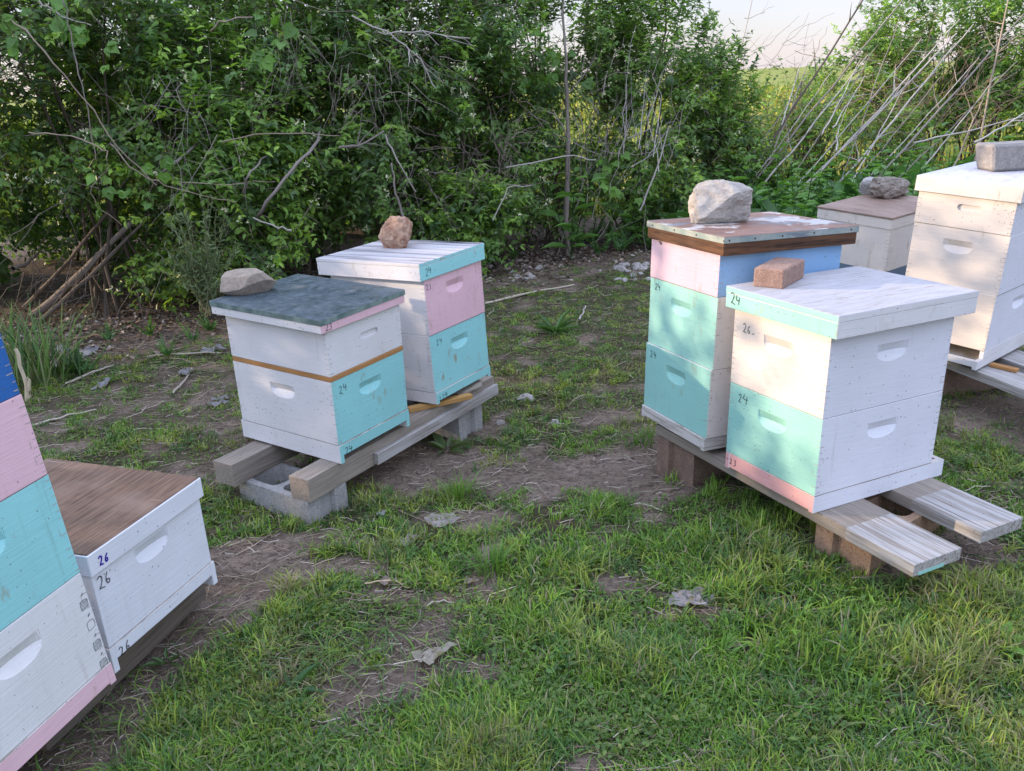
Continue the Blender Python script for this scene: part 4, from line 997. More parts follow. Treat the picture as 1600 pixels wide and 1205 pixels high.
twig_bundle(1165, 215, 9.0, 70, .16, .45, (.4, -.1, .2), 'sunlit reddish brush pile behind the boulder', (.42, .24, .16), .003)
twig_bundle(1290, 185, 9.7, 70, .35, .7, (.6, 0, .3), 'tangle of tan twigs in front of the yellow field, left part', (.32, .24, .17), .003)
twig_bundle(1410, 180, 10.0, 90, .4, .8, (.5, 0, .4), 'tangle of brown twigs under the tallest bush at the right', (.28, .20, .15), .003)
twig_bundle(1520, 190, 10.0, 90, .4, .7, (.3, 0, .4), 'tangle of brown twigs behind the all-white hive', (.26, .20, .155), .003)
twig_bundle(1200, 120, 9.5, 26, .3, .6, (.6, 0, .5), 'fine bare twigs against the open sky', (.2, .16, .13), .002)
# broad grape leaves over the hedge top and left side
def grape(px, py, Y, n, spread, size, label):
    c = np.array(at_y(px, py, Y)); b = Bag()
    P = rng.normal(0, 1, (n, 3))*np.array([spread, spread*.4, spread*.8]); D = norm(rng.normal(0, .6, (n, 3))+np.array([0, -.3, -.7])); N_ = norm(np.array([[0, -1, .5]])+rng.normal(0, .35, (n, 3)))
    t = np.array([[.11, .23, .05], [.15, .30, .055]])[rng.choice(2, n)]*rng.uniform(.7, 1.2, (n, 1)); sz = size*rng.uniform(.6, 1.1, n)
    for sg, w in ((0, .85), (1, .6), (-1, .6)):                # three overlapping lobes per leaf
        S = norm(np.cross(N_, D)); d = norm(D+S*sg*1.05)
        V, Q, T, c_ = leaves(P+N_*.002*sg, d, N_, sz*(1 if sg == 0 else .82), sz*w, t); b.add(V, Q, T, c_)
    q = np.array([curve_pts(p-np.array([rng.normal(0, .05), .06, -.12]), p, .01, 5, .004) for p in P]); V, Q = tubes(q, np.full((n, 5), .0016), 3); b.add(V, Q, None, (.16, .17, .07))
    o = b.build('grape_vine', M['leaf']); o.location = c; return tag(o, label, 'vine', 'broad-leaved vines on the hedge')
grape(30, 22, 5.0, 7, .11, .085, 'broad bright vine leaves in the top left corner')
grape(150, 72, 5.05, 5, .08, .085, 'broad bright vine leaves below the top left corner')
grape(165, 285, 5.0, 8, .13, .075, 'broad vine leaves by the looping pale vine')
grape(240, 265, 5.1, 6, .10, .07, 'broad vine leaves near the stubby cut branch')
grape(120, 15, 5.1, 7, .10, .09, 'broad vine leaves at the top edge, right of the corner cluster')
grape(960, 265, 7.3, 14, .16, .09, 'broad vine leaves low in the hedge right of the bare slender trunk')
grape(420, 70, 5.5, 7, .10, .085, 'broad bright vine leaves by the hanging dead twigs')
grape(870, 85, 7.2, 12, .16, .09, 'broad vine leaves above the gap in the hedge')
# pale narrow-leaved plant in front of the hedge, left of the angular stone
c = at_z(330, 520); root = empty('narrow_leaved_plant', (c.x-.02, c.y+.1, gz(c.x, c.y)), label='pale grey-green narrow-leaved plant in front of the hedge, left of the tin-lidded hive', cat='plant')
n = 46; A_, D_, L_s, ST = [], [], [], []
for k in range(n):
    h_ = rng.uniform(.35, .85); p0 = np.array([0, 0, h_*.25])+rng.normal(0, .03, 3); p1 = np.array([rng.normal(.0, .16), rng.normal(-.05, .10), h_]); q = curve_pts(p0, p1, rng.uniform(0, .08), 7, .006); ST.append(q)
    for j in range(2, 7):
        for m in range(5): A_.append(q[j]*(1-m/5)+q[max(j-1, 0)]*m/5); D_.append(norm(rng.normal(0, .7, 3)+np.array([0, -.2, .25]))); L_s.append(rng.uniform(.03, .06))
A_ = np.array(A_); D_ = np.array(D_); L_s = np.array(L_s)
V, Q, T, c_ = leaves(A_, D_, norm(rng.normal(0, .6, A_.shape)+np.array([0, -.4, .8])), L_s, L_s*.24, np.array([[.19, .26, .13]])*rng.uniform(.7, 1.2, (len(A_), 1)), 'simple')
b = Bag(); b.add(V, Q, T, c_); b.build('foliage', M['leaf'], root)
b = Bag(); V, Q = tubes(np.array(ST), np.full((n, 7), .0022), 4); b.add(V, Q, None, (.20, .21, .12)); b.build('stems', M['bark'], root)

# ---------------------------------------------------------------- canes and bushes at the right
canes = [((1221, 195), (1349, 0), .016, DRK), ((1222, 200), (1262, 100), .010, GRY), ((1225, 225), (1405, 4), .012, GRY), ((1247, 221), (1356, 86), .011, PALE), ((1326, 221), (1495, 52), .014, PALE), ((1330, 215), (1500, 30), .010, PALE),
         ((1356, 232), (1521, 38), .013, PALE), ((1426, 216), (1600, 22), .014, GRY), ((1491, 257), (1532, 161), .013, TAN), ((1532, 208), (1576, 0), .012, TAN), ((1148, 101), (1174, 0), .009, PALE), ((1308, 222), (1311, 195), .010, PALE),
         ((1500, 205), (1640, 170), .009, PALE), ((1562, 198), (1640, 150), .011, PALE), ((1318, 172), (1352, 118), .008, PALE), ((1305, 170), (1345, 92), .007, PALE), ((1360, 230), (1422, 120), .009, PALE)]
cl = ['darkest and leftmost long cane leaning right against the sky', 'short grey cane beside the darkest one', 'long grey cane leaning right, its foot in the weeds left of centre of the bed', 'pale cane leaning right below the long grey one', 'pale thick cane leaning right in the middle of the leaning canes', 'thin pale cane crossing just above the thick pale one', 'pale cane leaning right from behind the brown-lidded hive', 'long grey cane leaning right to the right edge of the picture', 'short broken tan cane standing just behind the all-white hive', 'nearly upright tan cane behind the all-white hive reaching the top', 'lone thin cane standing against the open sky', 'tiny upright cane stub in the weeds', 'low pale cane lying almost level at the right edge', 'second low pale cane at the right edge, steeper than the other', 'short pale cane among twigs left of the bushes', 'short thin cane left of the bushes, a little longer than its neighbour', 'short pale cane leaning right behind the brown-lidded hive']
extra = [((1180, 235), (1262, 118)), ((1205, 240), (1300, 112)), ((1265, 232), (1372, 70)), ((1290, 236), (1440, 60)), ((1370, 240), (1470, 120)), ((1395, 236), (1530, 90)), ((1450, 232), (1590, 95)), ((1480, 215), (1556, 120)), ((1340, 210), (1412, 10)), ((1235, 150), (1262, 60))]
for k, (a_, b_) in enumerate(extra): canes.append((a_, b_, .0075, PALE if k % 2 else GRY)); cl.append('thin dry cane among the leaning canes, number %d from the left' % (k+1) if False else ['thinnest cane at the left end of the leaning canes', 'thin cane right of the leftmost thin one', 'thin cane crossing under the long grey cane', 'thin long cane left of the brown-lidded hive', 'thin cane rising behind the lumpy grey stone', 'thin long cane right of the lumpy grey stone', 'thin cane behind the left corner of the thick white lid', 'thin short cane left of the grey concrete brick', 'thin steep cane reaching the top of the picture', 'thin short twig-like cane against the sky'][k])
for (a_, b_, r_, col), lb in zip(canes, cl):
    p0 = np.array(at_y(*a_, 8.6)); p1 = np.array(at_y(*b_, 8.9)); d_ = p1-p0
    if a_ != (1148, 101): p0 = p0-d_*min(.5, max(0, p0[2]-.05)/max(d_[2], .1))
    else: p0 = np.array(at_y(1118, 240, 8.6))
    if b_[1] <= 8: p1 = p1+d_*.35
    stick3('dry_cane', [p0, (p0+p1)/2+np.array([0, 0, -.02]), p1], r_*.9, r_*.4, tuple(c_*1.3 for c_ in col) if col != DRK else col, lb, 'cane', 'dry canes leaning over the weeds', 5, .005, 6, 5 if r_ > .01 else 1, .35)
p0 = np.array(at_y(1000, 330, 7.0)); p1 = np.array(at_y(1047, 190, 7.1))
stick3('dry_cane', [p0, (p0*.5+p1*.5)+np.array([.02, 0, 0]), p1], .009, .004, PALE, 'pale cane standing left of the boulder in front of the hedge', 'cane', 'dry canes leaning over the weeds')
BR = 'bushes against the sky at the right'
for px, Y, rx, zt, n, lb in [(1345, 11.0, .62, 1.95, 280, 'leftmost bush against the sky behind the leaning canes'), (1440, 11.2, .85, 2.5, 560, 'tallest bush against the sky at the right'), (1540, 10.8, .75, 2.15, 420, 'bush at the right behind the nearly upright cane'), (1640, 10.5, .8, 1.95, 330, 'dark bush at the right edge of the picture')]:
    x = at_y(px, 200, Y).x
    shrub('bush', (x, Y), (rx, .8, zt), lb, n, .078, (4, 7), 1.5, lo=.55 if px < 1600 else .2, airy=.28, thr=-.18, group=BR, cat='bush', flowers=0, stems=14, cols=(.05, .35, .35, .05, .2))
for px, Y, rx, zt, n, lb in [(1262, 9.8, .5, 1.52, 110, 'thin scrubby bush in front of the yellow field, left of the leaning canes'), (1165, 9.0, .40, 1.22, 170, 'scrubby bush behind the boulder where the hedge runs out'), (1400, 10.0, .5, 1.15, 160, 'low scrub under the tallest bush at the right'), (1215, 9.6, .45, 1.50, 130, 'thin scrubby bush low against the open sky, left part'), (1130, 9.3, .45, 1.35, 110, 'thin scrubby bush where the hedge meets the sky'), (1290, 10.0, .45, 1.25, 80, 'thin scrubby bush under the leaning canes')]:
    x = at_y(px, 200, Y).x
    shrub('bush', (x, Y), (rx, .4, zt), lb, n, .058, (4, 7), 1.5, lo=.15, airy=.3, thr=-.2, group=BR, cat='bush', flowers=0, stems=16, cols=(.1, .35, .3, .05, .2))

# ---------------------------------------------------------------- broad-leaved weeds
def weed_mesh(kind, seed):
    r_ = np.random.default_rng(seed); b = Bag()
    if kind == 'dock':
        n = 16; az = r_.uniform(0, 2*math.pi, n); el = r_.uniform(.25, 1.1, n); L = r_.uniform(.14, .27, n)
        D = np.stack([np.cos(az)*np.cos(el), np.sin(az)*np.cos(el), np.sin(el)], -1); P = D*.06*r_.uniform(.3, 2.6, (n, 1)); P[:, 2] = np.abs(P[:, 2])+r_.uniform(0, .16, n)
        t = np.array([.085, .19, .060])*r_.uniform(.7, 1.5, (n, 1))
        V, Q, T, c = leaves(P, D+np.array([0, 0, -.15]), np.array([[0, 0, 1.]])+D*-.3+r_.normal(0, .25, (n, 3)), L, L*r_.uniform(.42, .6, n), t); b.add(V, Q, T, c)
    elif kind == 'tall':
        P, D, N, L, t = [], [], [], [], []
        for s in range(3):
            top = np.array([r_.normal(0, .08), r_.normal(0, .08), r_.uniform(.32, .6)]); base = r_.normal(0, .03, 3); base[2] = 0
            q = np.linspace(0, 1, 6)[:, None]*(top-base)+base; V, Q = tubes(q[None], np.linspace(.004, .002, 6)[None], 4); b.add(V, Q, None, (.05, .10, .03))
            for f in np.linspace(.15, 1, 11):
                a = f*17+s; P.append(base+(top-base)*f); D.append((math.cos(a), math.sin(a), .25)); L.append(r_.uniform(.09, .15)*(1.25-.6*f)); t.append(np.array([.11, .23, .055])*r_.uniform(.7, 1.5))
        n = len(P); V, Q, T, c = leaves(np.array(P), np.array(D), np.array([[0, 0, 1.]])+r_.normal(0, .25, (n, 3)), np.array(L), np.array(L)*.42, np.array(t)); b.add(V, Q, T, c)
    elif kind == 'feather':
        P, D, L, t = [], [], [], []
        for s in range(7):
            a = r_.uniform(0, 6.28); d = np.array([math.cos(a)*.6, math.sin(a)*.6, r_.uniform(.5, 1.2)]); l = r_.uniform(.12, .28)
            for f in np.linspace(.2, 1, 9):
                for sg in (1, -1, 0):
                    P.append(d*l*f); D.append(np.array([-math.sin(a)*sg, math.cos(a)*sg, .2])+d*.8); L.append(.045*(1.2-.7*f)*r_.uniform(.7, 1.2)); t.append(np.array([.09, .19, .06])*r_.uniform(.8, 1.4))
        n = len(P); V, Q, T, c = leaves(np.array(P), np.array(D), np.array([[0, 0, 1.]])+r_.normal(0, .4, (n, 3)), np.array(L), np.array(L)*.36, np.array(t)); b.add(V, Q, T, c)
    return mesh_np('weed', np.concatenate(b.V), np.concatenate(b.Q) if b.Q else None, np.concatenate(b.T), np.concatenate(b.C))
WM = {k: [weed_mesh(k, 100+i) for i in range(4)] for k in ('dock', 'tall', 'feather')}
for k in WM:
    for m_ in WM[k]: m_.materials.append(M['leaf'])
def weed(kind, x, y, s, label, group, name):
    o = bpy.data.objects.new(name, WM[kind][int(rng.integers(4))]); C.objects.link(o)
    o.location = (x, y, gz(x, y) if y < 12 else 0); o.rotation_euler = (rng.normal(0, .1), rng.normal(0, .1), rng.uniform(0, 6.28)); o.scale = (s, s, s*rng.uniform(.85, 1.15))
    return tag(o, label, 'weed', group)
cnt = 0
while cnt < 250:                                       # bed behind the right-hand hives
    x = rng.uniform(1.55, 6.4); y = rng.uniform(6.7, 9.6)
    if y < 6.95+.10*(x-1.5)+.25*n3(x*2, 1) or (x < 2.2 and y > 8.4): continue
    k = 'dock' if rng.random() < .6 else 'tall'; s = rng.uniform(.85, 1.35)*(1.05 if k == 'dock' else 1.1)
    weed(k, x, y, s, 'broad-leaved dark green weed in the bed behind the right-hand hives' if k == 'dock' else 'upright leafy weed in the bed behind the right-hand hives', 'broad-leaved weeds behind the right-hand hives' if k == 'dock' else 'upright weeds behind the right-hand hives', 'broadleaf_weed' if k == 'dock' else 'upright_weed'); cnt += 1
for px, py in [(905, 395), (925, 385), (950, 372), (968, 398), (985, 360), (1000, 372), (1010, 392), (940, 405), (1020, 350), (985, 392), (895, 410), (1030, 372), (1005, 345), (960, 350)]:
    v = at_z(px, py); weed('feather' if (px+py) % 3 else 'tall', v.x, v.y+.05, rng.uniform(.9, 1.6), 'feathery green weed at the hedge foot left of the rusty-lidded hive' if (px+py) % 3 else 'upright leafy weed at the hedge foot left of the rusty-lidded hive', 'feathery weeds at the hedge foot' if (px+py) % 3 else 'upright weeds at the hedge foot', 'feathery_weed' if (px+py) % 3 else 'upright_weed')
for px, py in [(780, 400), (800, 408), (770, 415), (330, 520), (300, 535), (135, 585), (262, 560), (235, 528), (170, 535)]:
    v = at_z(px, py); weed('feather', v.x, v.y, rng.uniform(.5, .9), 'small feathery weed low at the hedge foot, left of middle', 'small feathery weeds at the hedge foot', 'feathery_weed')

# ---------------------------------------------------------------- turf, ground cover, litter
def region_scale(x, y):
    """longer blades in the near lawn and around the plank ends"""
    s = 1.0 if y < 2.6 else max(.55, 1-.24*(y-2.6))
    s *= 1+.35*n3(x*1.7, y*1.7, 40)
    s += .5*math.exp(-(((x-.85)/.4)**2+((y-2.15)/.35)**2))
    return s
def blades(P0, az, lean, L, W, col, k=4):
    n = len(P0); t = np.linspace(0, 1, k)[None, :, None]
    H = np.stack([np.cos(az), np.sin(az), np.zeros(n)], -1)[:, None]
    ang = lean[:, None, None]*(.35+.95*t)
    P = P0[:, None]+L[:, None, None]*t*(H*np.sin(ang)+np.array([0, 0, 1.])*np.cos(ang)*(1-.15*t))
    S = np.stack([-np.sin(az), np.cos(az), rng.normal(0, .3, n)], -1)[:, None]*W[:, None, None]*.5*np.array([.8, 1, .75, .08][:k])[None, :, None]
    V = np.stack([P-S, P+S], 2).reshape(-1, 3)
    i = (np.arange(n)*k*2)[:, None]; j = (np.arange(k-1)*2)[None]
    a = i+j; Q = np.stack([a, a+1, a+3, a+2], -1).reshape(-1, 4)
    shade = np.linspace(.75, 1.12, k)[None, :, None, None]  # shade at the foot put into the blade colour, paler towards the tip
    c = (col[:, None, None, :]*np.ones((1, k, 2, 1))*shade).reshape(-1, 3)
    return V, Q, c
GP = np.array([[.118, .232, .040], [.178, .315, .042], [.082, .172, .048], [.26, .335, .062], [.185, .225, .075], [.28, .25, .14]])
def sample_y(n):                                       # nearer ground shows larger, so it gets more tufts
    u = rng.random(n); return 1.2+(7.8-1.2)*u**1.9
TP, TS = [], []
while len(TP) < 14500:
    for y, u in zip(sample_y(4000), rng.random(4000)):
        hw = .25+y*.64; x = -hw+u*2*hw
        d = density(x, y)
        if rng.random() < d**1.3*(.45+.9*max(0, n3(x*4, y*4, 61)+.35)): TP.append((x, y)); TS.append(region_scale(x, y))
TP = np.array(TP); TS = np.array(TS); NT = len(TP)
nb = 25; az0 = rng.uniform(0, 6.28, NT)
zone = np.array([n3(x*1.3, y*1.3, 90) for x, y in TP]); zone2 = np.array([n3(x*3.5, y*3.5, 95) for x, y in TP])
pal = np.clip((1.75+zone*3.0+zone2*2.8+rng.normal(0, .9, NT)).round(), 0, 5).astype(int)
tcol = GP[pal]*rng.uniform(.8, 1.2, (NT, 1))
lush = np.clip(.8+.9*zone2+rng.normal(0, .15, NT), .45, 1.5)
base = np.repeat(TP, nb, 0)+rng.normal(0, .016, (NT*nb, 2))
bz = np.repeat(np.array([gz(x, y) for x, y in TP]), nb)-.004
az = np.where(rng.random(NT*nb) < .45, np.repeat(az0, nb)+rng.normal(0, .6, NT*nb), rng.uniform(0, 6.28, NT*nb))
lean = np.abs(rng.normal(.52, .36, NT*nb)); L = np.repeat(TS*lush, nb)*rng.uniform(.020, .080, NT*nb); W = rng.uniform(.0021, .0045, NT*nb)*np.repeat(.75+.35*TS, nb)
col = np.repeat(tcol, nb, 0)*rng.uniform(.8, 1.2, (NT*nb, 1))
dry = rng.random(NT*nb) < .08; col[dry] = np.array([.36, .31, .20])*rng.uniform(.6, 1.1, (dry.sum(), 1))
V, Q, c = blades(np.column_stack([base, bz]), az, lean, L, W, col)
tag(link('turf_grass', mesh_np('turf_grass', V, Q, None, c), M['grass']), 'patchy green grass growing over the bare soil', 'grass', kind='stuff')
# flattened long grass round the plank ends and lower right
b = Bag()
for (px, py, rx, ry, n, ln, a0) in [(1160, 850, .16, .12, 300, .15, 2.5), (1300, 960, .30, .07, 420, .15, -.3), (1250, 800, .14, .10, 260, .15, 2.6), (1500, 960, .25, .12, 420, .16, .2), (1560, 700, .30, .25, 420, .12, 2), (420, 1010, .18, .10, 420, .14, .2),
                                (560, 1010, .12, .09, 320, .13, 3.0), (180, 1030, .1, .1, 60, .10, 0), (300, 1120, .2, .1, 420, .14, 2.6), (1480, 1130, .3, .12, 520, .15, .8), (900, 1120, .3, .1, 420, .13, 1.5), (330, 1180, .3, .08, 300, .14, .4)]:
    n = int(n*.45); ln *= .72
    v = at_z(px, py); x = v.x+rng.normal(0, rx, n); y = v.y+rng.normal(0, ry, n)
    z = np.array([gz(a, b_) for a, b_ in zip(x, y)])
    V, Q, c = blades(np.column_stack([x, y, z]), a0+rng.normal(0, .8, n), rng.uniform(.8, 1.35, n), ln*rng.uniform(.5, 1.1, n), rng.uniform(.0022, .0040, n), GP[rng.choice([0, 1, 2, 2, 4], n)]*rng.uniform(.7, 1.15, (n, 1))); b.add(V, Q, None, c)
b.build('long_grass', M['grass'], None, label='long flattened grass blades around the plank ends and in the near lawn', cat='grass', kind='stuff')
# small-leaved ground cover
N = 54000; yy_ = sample_y(N*2); xx_ = (rng.random(N*2)*2-1)*(.25+yy_*.64)
g = np.array([n3(x*2.4, y*2.4, 130)+.6*n3(x*7, y*7, 133) for x, y in zip(xx_, yy_)]); dd = np.array([density(x, y) for x, y in zip(xx_, yy_)])
hd = np.array([hedge_d(x, y) for x, y in zip(xx_, yy_)])
kp = (g > -.08+.30*(1-dd)-.12*rng.random(N*2)) & (dd > .12) & (hd > -.2); xx_, yy_ = xx_[kp][:N], yy_[kp][:N]; n = len(xx_)
P = np.column_stack([xx_, yy_, [gz(x, y)+.002 for x, y in zip(xx_, yy_)]]); P[:, 2] += rng.random(n)**2*.034
a = rng.uniform(0, 6.28, n); D = np.column_stack([np.cos(a), np.sin(a), rng.normal(.1, .35, n)])
cc = np.array([[.09, .17, .04], [.13, .20, .04], [.19, .22, .06]])[rng.choice(3, n, p=[.5, .35, .15])]*rng.uniform(.65, 1.25, (n, 1))
sz = rng.uniform(.009, .021, n)
V, Q, T, c = leaves(P, D, np.array([[0, 0, 1.]])+rng.normal(0, .35, (n, 3)), sz, sz*.7, cc, 'simple')
tag(link('ground_cover', mesh_np('ground_cover', V, Q, T, c), M['leaf']), 'low small-leaved weeds creeping between the grass', 'ground cover', kind='stuff')
# dry litter
N = 24000; yl = 1.3+6.6*rng.random(N*2)**1.2; xl = (rng.random(N*2)*2-1)*(.25+yl*.64)
w = np.array([(.22+.30*(1-density(x, y))+.9*math.exp(-max(0, hedge_d(x, y)-.1)/.45))*(1 if x < 1.8 else .3)*(1.25 if x < -.6 and y > 3.1 else 1) for x, y in zip(xl, yl)])
kp = rng.random(N*2) < w; xl, yl = xl[kp][:N], yl[kp][:N]; n = len(xl)
a = rng.normal(.3, .9, n); l = rng.uniform(.012, .085, n)*np.where(rng.random(n) < .12, 2.2, 1)
P0 = np.column_stack([xl, yl, [gz(x, y) for x, y in zip(xl, yl)]]); P0[:, 2] += .003+rng.random(n)*.012
d = np.column_stack([np.cos(a), np.sin(a), rng.normal(0, .12, n)]); s_ = rng.normal(0, .12, (n, 1))*l[:, None]*np.column_stack([-np.sin(a), np.cos(a), np.zeros(n)])
PP = np.stack([P0-d*l[:, None]/2, P0+s_, P0+d*l[:, None]/2], 1)
V, Q = tubes(PP, np.repeat(rng.uniform(.0005, .0017, (n, 1)), 3, 1), 3)
cc = np.array([[.34, .28, .21], [.22, .165, .12], [.46, .41, .34], [.13, .10, .08]])[rng.choice(4, n, p=[.34, .32, .14, .2])]*rng.uniform(.7, 1.2, (n, 1))
tag(link('dry_straw', mesh_np('dry_straw', V, Q, None, np.repeat(cc, 9, 0)), M['bark']), 'dry straw and twig litter scattered over the soil and under the hedge', 'litter', kind='stuff')
# crumbled leaf litter under the hedge
N = 9000; s0 = rng.random(N); off_ = rng.normal(-.25, .42, N); hdv = HEDGE_B-HEDGE_A; hl = np.linalg.norm(hdv); hd_ = hdv/hl; hn_ = np.array([hd_[1], -hd_[0]])
XY = HEDGE_A+(s0*1.25-.1)[:, None]*hdv+off_[:, None]*hn_
P = np.column_stack([XY, [gz(x, y)+.004 for x, y in XY]]); P[:, 2] += rng.random(N)*.02
a = rng.uniform(0, 6.28, N); D = np.column_stack([np.cos(a), np.sin(a), rng.normal(0, .3, N)]); sz = rng.uniform(.015, .05, N)
cc = np.array([[.20, .15, .115], [.30, .25, .21], [.10, .07, .055], [.36, .33, .30]])[rng.choice(4, N, p=[.4, .2, .3, .1])]*rng.uniform(.7, 1.2, (N, 1))
V, Q, T, c = leaves(P, D, np.array([[0, 0, 1.]])+rng.normal(0, .5, (N, 3)), sz, sz*.75, cc, 'simple')
tag(link('leaf_litter', mesh_np('leaf_litter', V, Q, T, c), M['bark']), 'brown crumbled leaf litter along the foot of the hedge', 'litter', kind='stuff')
# soil crumbs
N = 30000; yl = 1.3+5*rng.random(N)**1.3; xl = (rng.random(N)*2-1)*(.25+yl*.64)
kp = np.array([density(x, y) < .5 for x, y in zip(xl, yl)]); xl, yl = xl[kp], yl[kp]; n = len(xl)
r_ = rng.uniform(.0015, .006, n)*np.where(rng.random(n) < .04, 2, 1)
oc = np.array([[1, 0, 0], [0, 1, 0], [-1, 0, 0], [0, -1, 0], [0, 0, .8], [0, 0, -.8]]); V = (np.column_stack([xl, yl, [gz(x, y)+.001 for x, y in zip(xl, yl)]])[:, None]+oc[None]*r_[:, None, None]*rng.uniform(.6, 1.3, (n, 6, 1))).reshape(-1, 3)
T = (np.array([[0, 1, 4], [1, 2, 4], [2, 3, 4], [3, 0, 4], [1, 0, 5], [2, 1, 5], [3, 2, 5], [0, 3, 5]])[None]+(np.arange(n)*6)[:, None, None]).reshape(-1, 3)
tag(link('soil_crumbs', mesh_np('soil_crumbs', V, None, T, np.repeat(np.array([[.17, .135, .115]])*rng.uniform(.6, 1.6, (n, 1)), 6, 0)), M['bark']), 'small crumbs of soil and grit on the bare patches', 'soil', kind='stuff')

# dead leaves lying on the ground, one by one
def dead_leaf(px, py, size, label, col=(.42, .38, .35), rz=0.0):
    bm = bmesh.new(); n = 28; rg = random.Random(px); v0 = bm.verts.new((0, 0, .004)); rings = []
    for k in range(1, 5):
        ring = []
        for i in range(n):
            t = 2*math.pi*i/n; lob = 1+.26*math.cos(3*t)+.10*math.cos(7*t+1)+.06*rg.uniform(-1, 1)
            r = size*.5*lob*k/4; z = .004+size*.16*noise.noise(Vector((math.cos(t)*k*.6+px, math.sin(t)*k*.6, 0)))*k/2+(size*.10 if k == 4 else 0)*rg.random()
            ring.append(bm.verts.new((r*math.cos(t)*1.25, r*math.sin(t)*.8, max(z, .001))))
        rings.append(ring)
    for i in range(n): bm.faces.new((v0, rings[0][i], rings[0][(i+1) % n]))
    for a, b_ in zip(rings[:-1], rings[1:]):
        for i in range(n): bm.faces.new((a[i], b_[i], b_[(i+1) % n], a[(i+1) % n]))
    me = bpy.data.meshes.new('dead_leaf'); bm.to_mesh(me); bm.free()
    at = me.color_attributes.new('tint', 'FLOAT_COLOR', 'POINT')
    for i, v in enumerate(me.vertices):
        f = .8+.35*n3(v.co.x*90+px, v.co.y*90); at.data[i].color = (col[0]*f, col[1]*f, col[2]*f, 1)
    o = bpy.data.objects.new('dead_leaf', me); me.materials.append(M['petal']); C.objects.link(o); v = at_z(px, py, .02)
    o.location = (v.x, v.y, gz(v.x, v.y)+.012); o.rotation_euler = (rng.normal(0, .12), rng.normal(0, .12), rz)
    return tag(o, label, 'dead leaf', 'dead leaves lying on the ground')
dead_leaf(690, 808, .10, 'largest pale dead leaf lying right of the grey cinder block', rz=.2)
dead_leaf(634, 838, .065, 'smaller pale dead leaf below the largest one', rz=.8)
dead_leaf(677, 1021, .085, 'pale torn dead leaf on the bare soil patch in the near lawn', (.44, .40, .33), rz=.5)
dead_leaf(1070, 940, .085, 'left piece of grey dead leaf in the grass before the planks', (.36, .34, .34), rz=-.6)
dead_leaf(1098, 936, .08, 'right piece of grey dead leaf in the grass before the planks', (.36, .33, .34), rz=.5)
dead_leaf(520, 888, .06, 'brownish dead leaf beside yellow grass in front of the cinder block', (.27, .22, .20), rz=.2)
dead_leaf(313, 1192, .06, 'pale pinkish dead leaf at the bottom edge', (.40, .34, .33), rz=1)
dead_leaf(596, 790, .035, 'tiny grey dead leaf beside the grey cinder block', (.35, .35, .36), rz=1)
dead_leaf(606, 905, .05, 'brown dead leaf lying on pale straw', (.30, .25, .22), rz=0)
dead_leaf(1200, 932, .03, 'tiny orange dead leaf in the grass before the planks', (.40, .17, .09), rz=0)
dead_leaf(1545, 1046, .045, 'tan dead leaf in the grass near the right edge', (.28, .22, .16), rz=.3)
dead_leaf(735, 905, .04, 'small tan dead leaf among grass in the middle of the lawn', (.30, .25, .19), rz=.3)
for k, (px, py) in enumerate([(100, 560), (75, 575), (125, 548), (290, 580), (340, 628), (345, 620), (160, 600), (330, 545)]):
    dead_leaf(px, py, rng.uniform(.07, .13), ['large grey dead leaf by the tall grass clump', 'grey dead leaf left of the large one by the tall grass clump', 'grey dead leaf right of the large one by the tall grass clump', 'pale dead leaf left of the tin-lidded hive among straw', 'dead leaf touching the left foot of the tin-lidded hive', 'upper dead leaf beside the left foot of the tin-lidded hive', 'dead leaf in sparse weeds above the plywood-lidded hive', 'dead leaf at the hedge foot left of the tin-lidded hive'][k], (.33, .32, .35), rng.uniform(0, 3))
# sticks on the ground
def ground_stick(p, q, r_, col, label, cat='stick'):
    a = np.array(at_z(*p, .01)); b_ = np.array(at_z(*q, .01)); m = (a+b_)/2+np.array([.01, .02, .004])
    stick3('fallen_stick', [a, m, b_], r_, r_*.6, col, label, cat, 'sticks lying on the ground', 4, .003, 6)
ground_stick((757, 474), (898, 445), .010, (.42, .37, .29), 'long pale straight stick on the ground between the two hive groups')
ground_stick((905, 500), (915, 478), .008, (.36, .33, .30), 'short grey stick standing out of the grass in the middle distance')
ground_stick((230, 558), (345, 552), .008, (.36, .31, .25), 'pale stick at the hedge foot left of the tin-lidded hive')
ground_stick((100, 600), (180, 570), .007, (.40, .36, .30), 'pale stick slanting up beside the tall grass clump')
ground_stick((50, 665), (150, 640), .006, (.42, .37, .31), 'pale thin stalk on the ground above the plywood-lidded hive')
ground_stick((270, 615), (300, 575), .006, (.36, .32, .27), 'forked grey twig on the ground left of the tin-lidded hive')
ground_stick((70, 520), (240, 500), .012, (.20, .15, .12), 'dark stick lying under the open foot of the left hedge')
ground_stick((60, 545), (170, 520), .012, (.26, .17, .11), 'brown stick in the mulch under the left hedge')
ground_stick((665, 950), (710, 942), .003, (.44, .40, .33), 'thin pale stalk above the bare soil patch in the near lawn')
ground_stick((570, 912), (640, 918), .003, (.50, .40, .26), 'straw-coloured stalk lying beside the brown dead leaf')
ground_stick((985, 790), (1035, 798), .003, (.46, .42, .34), 'thin pale stalk on the bare path between the hive groups')
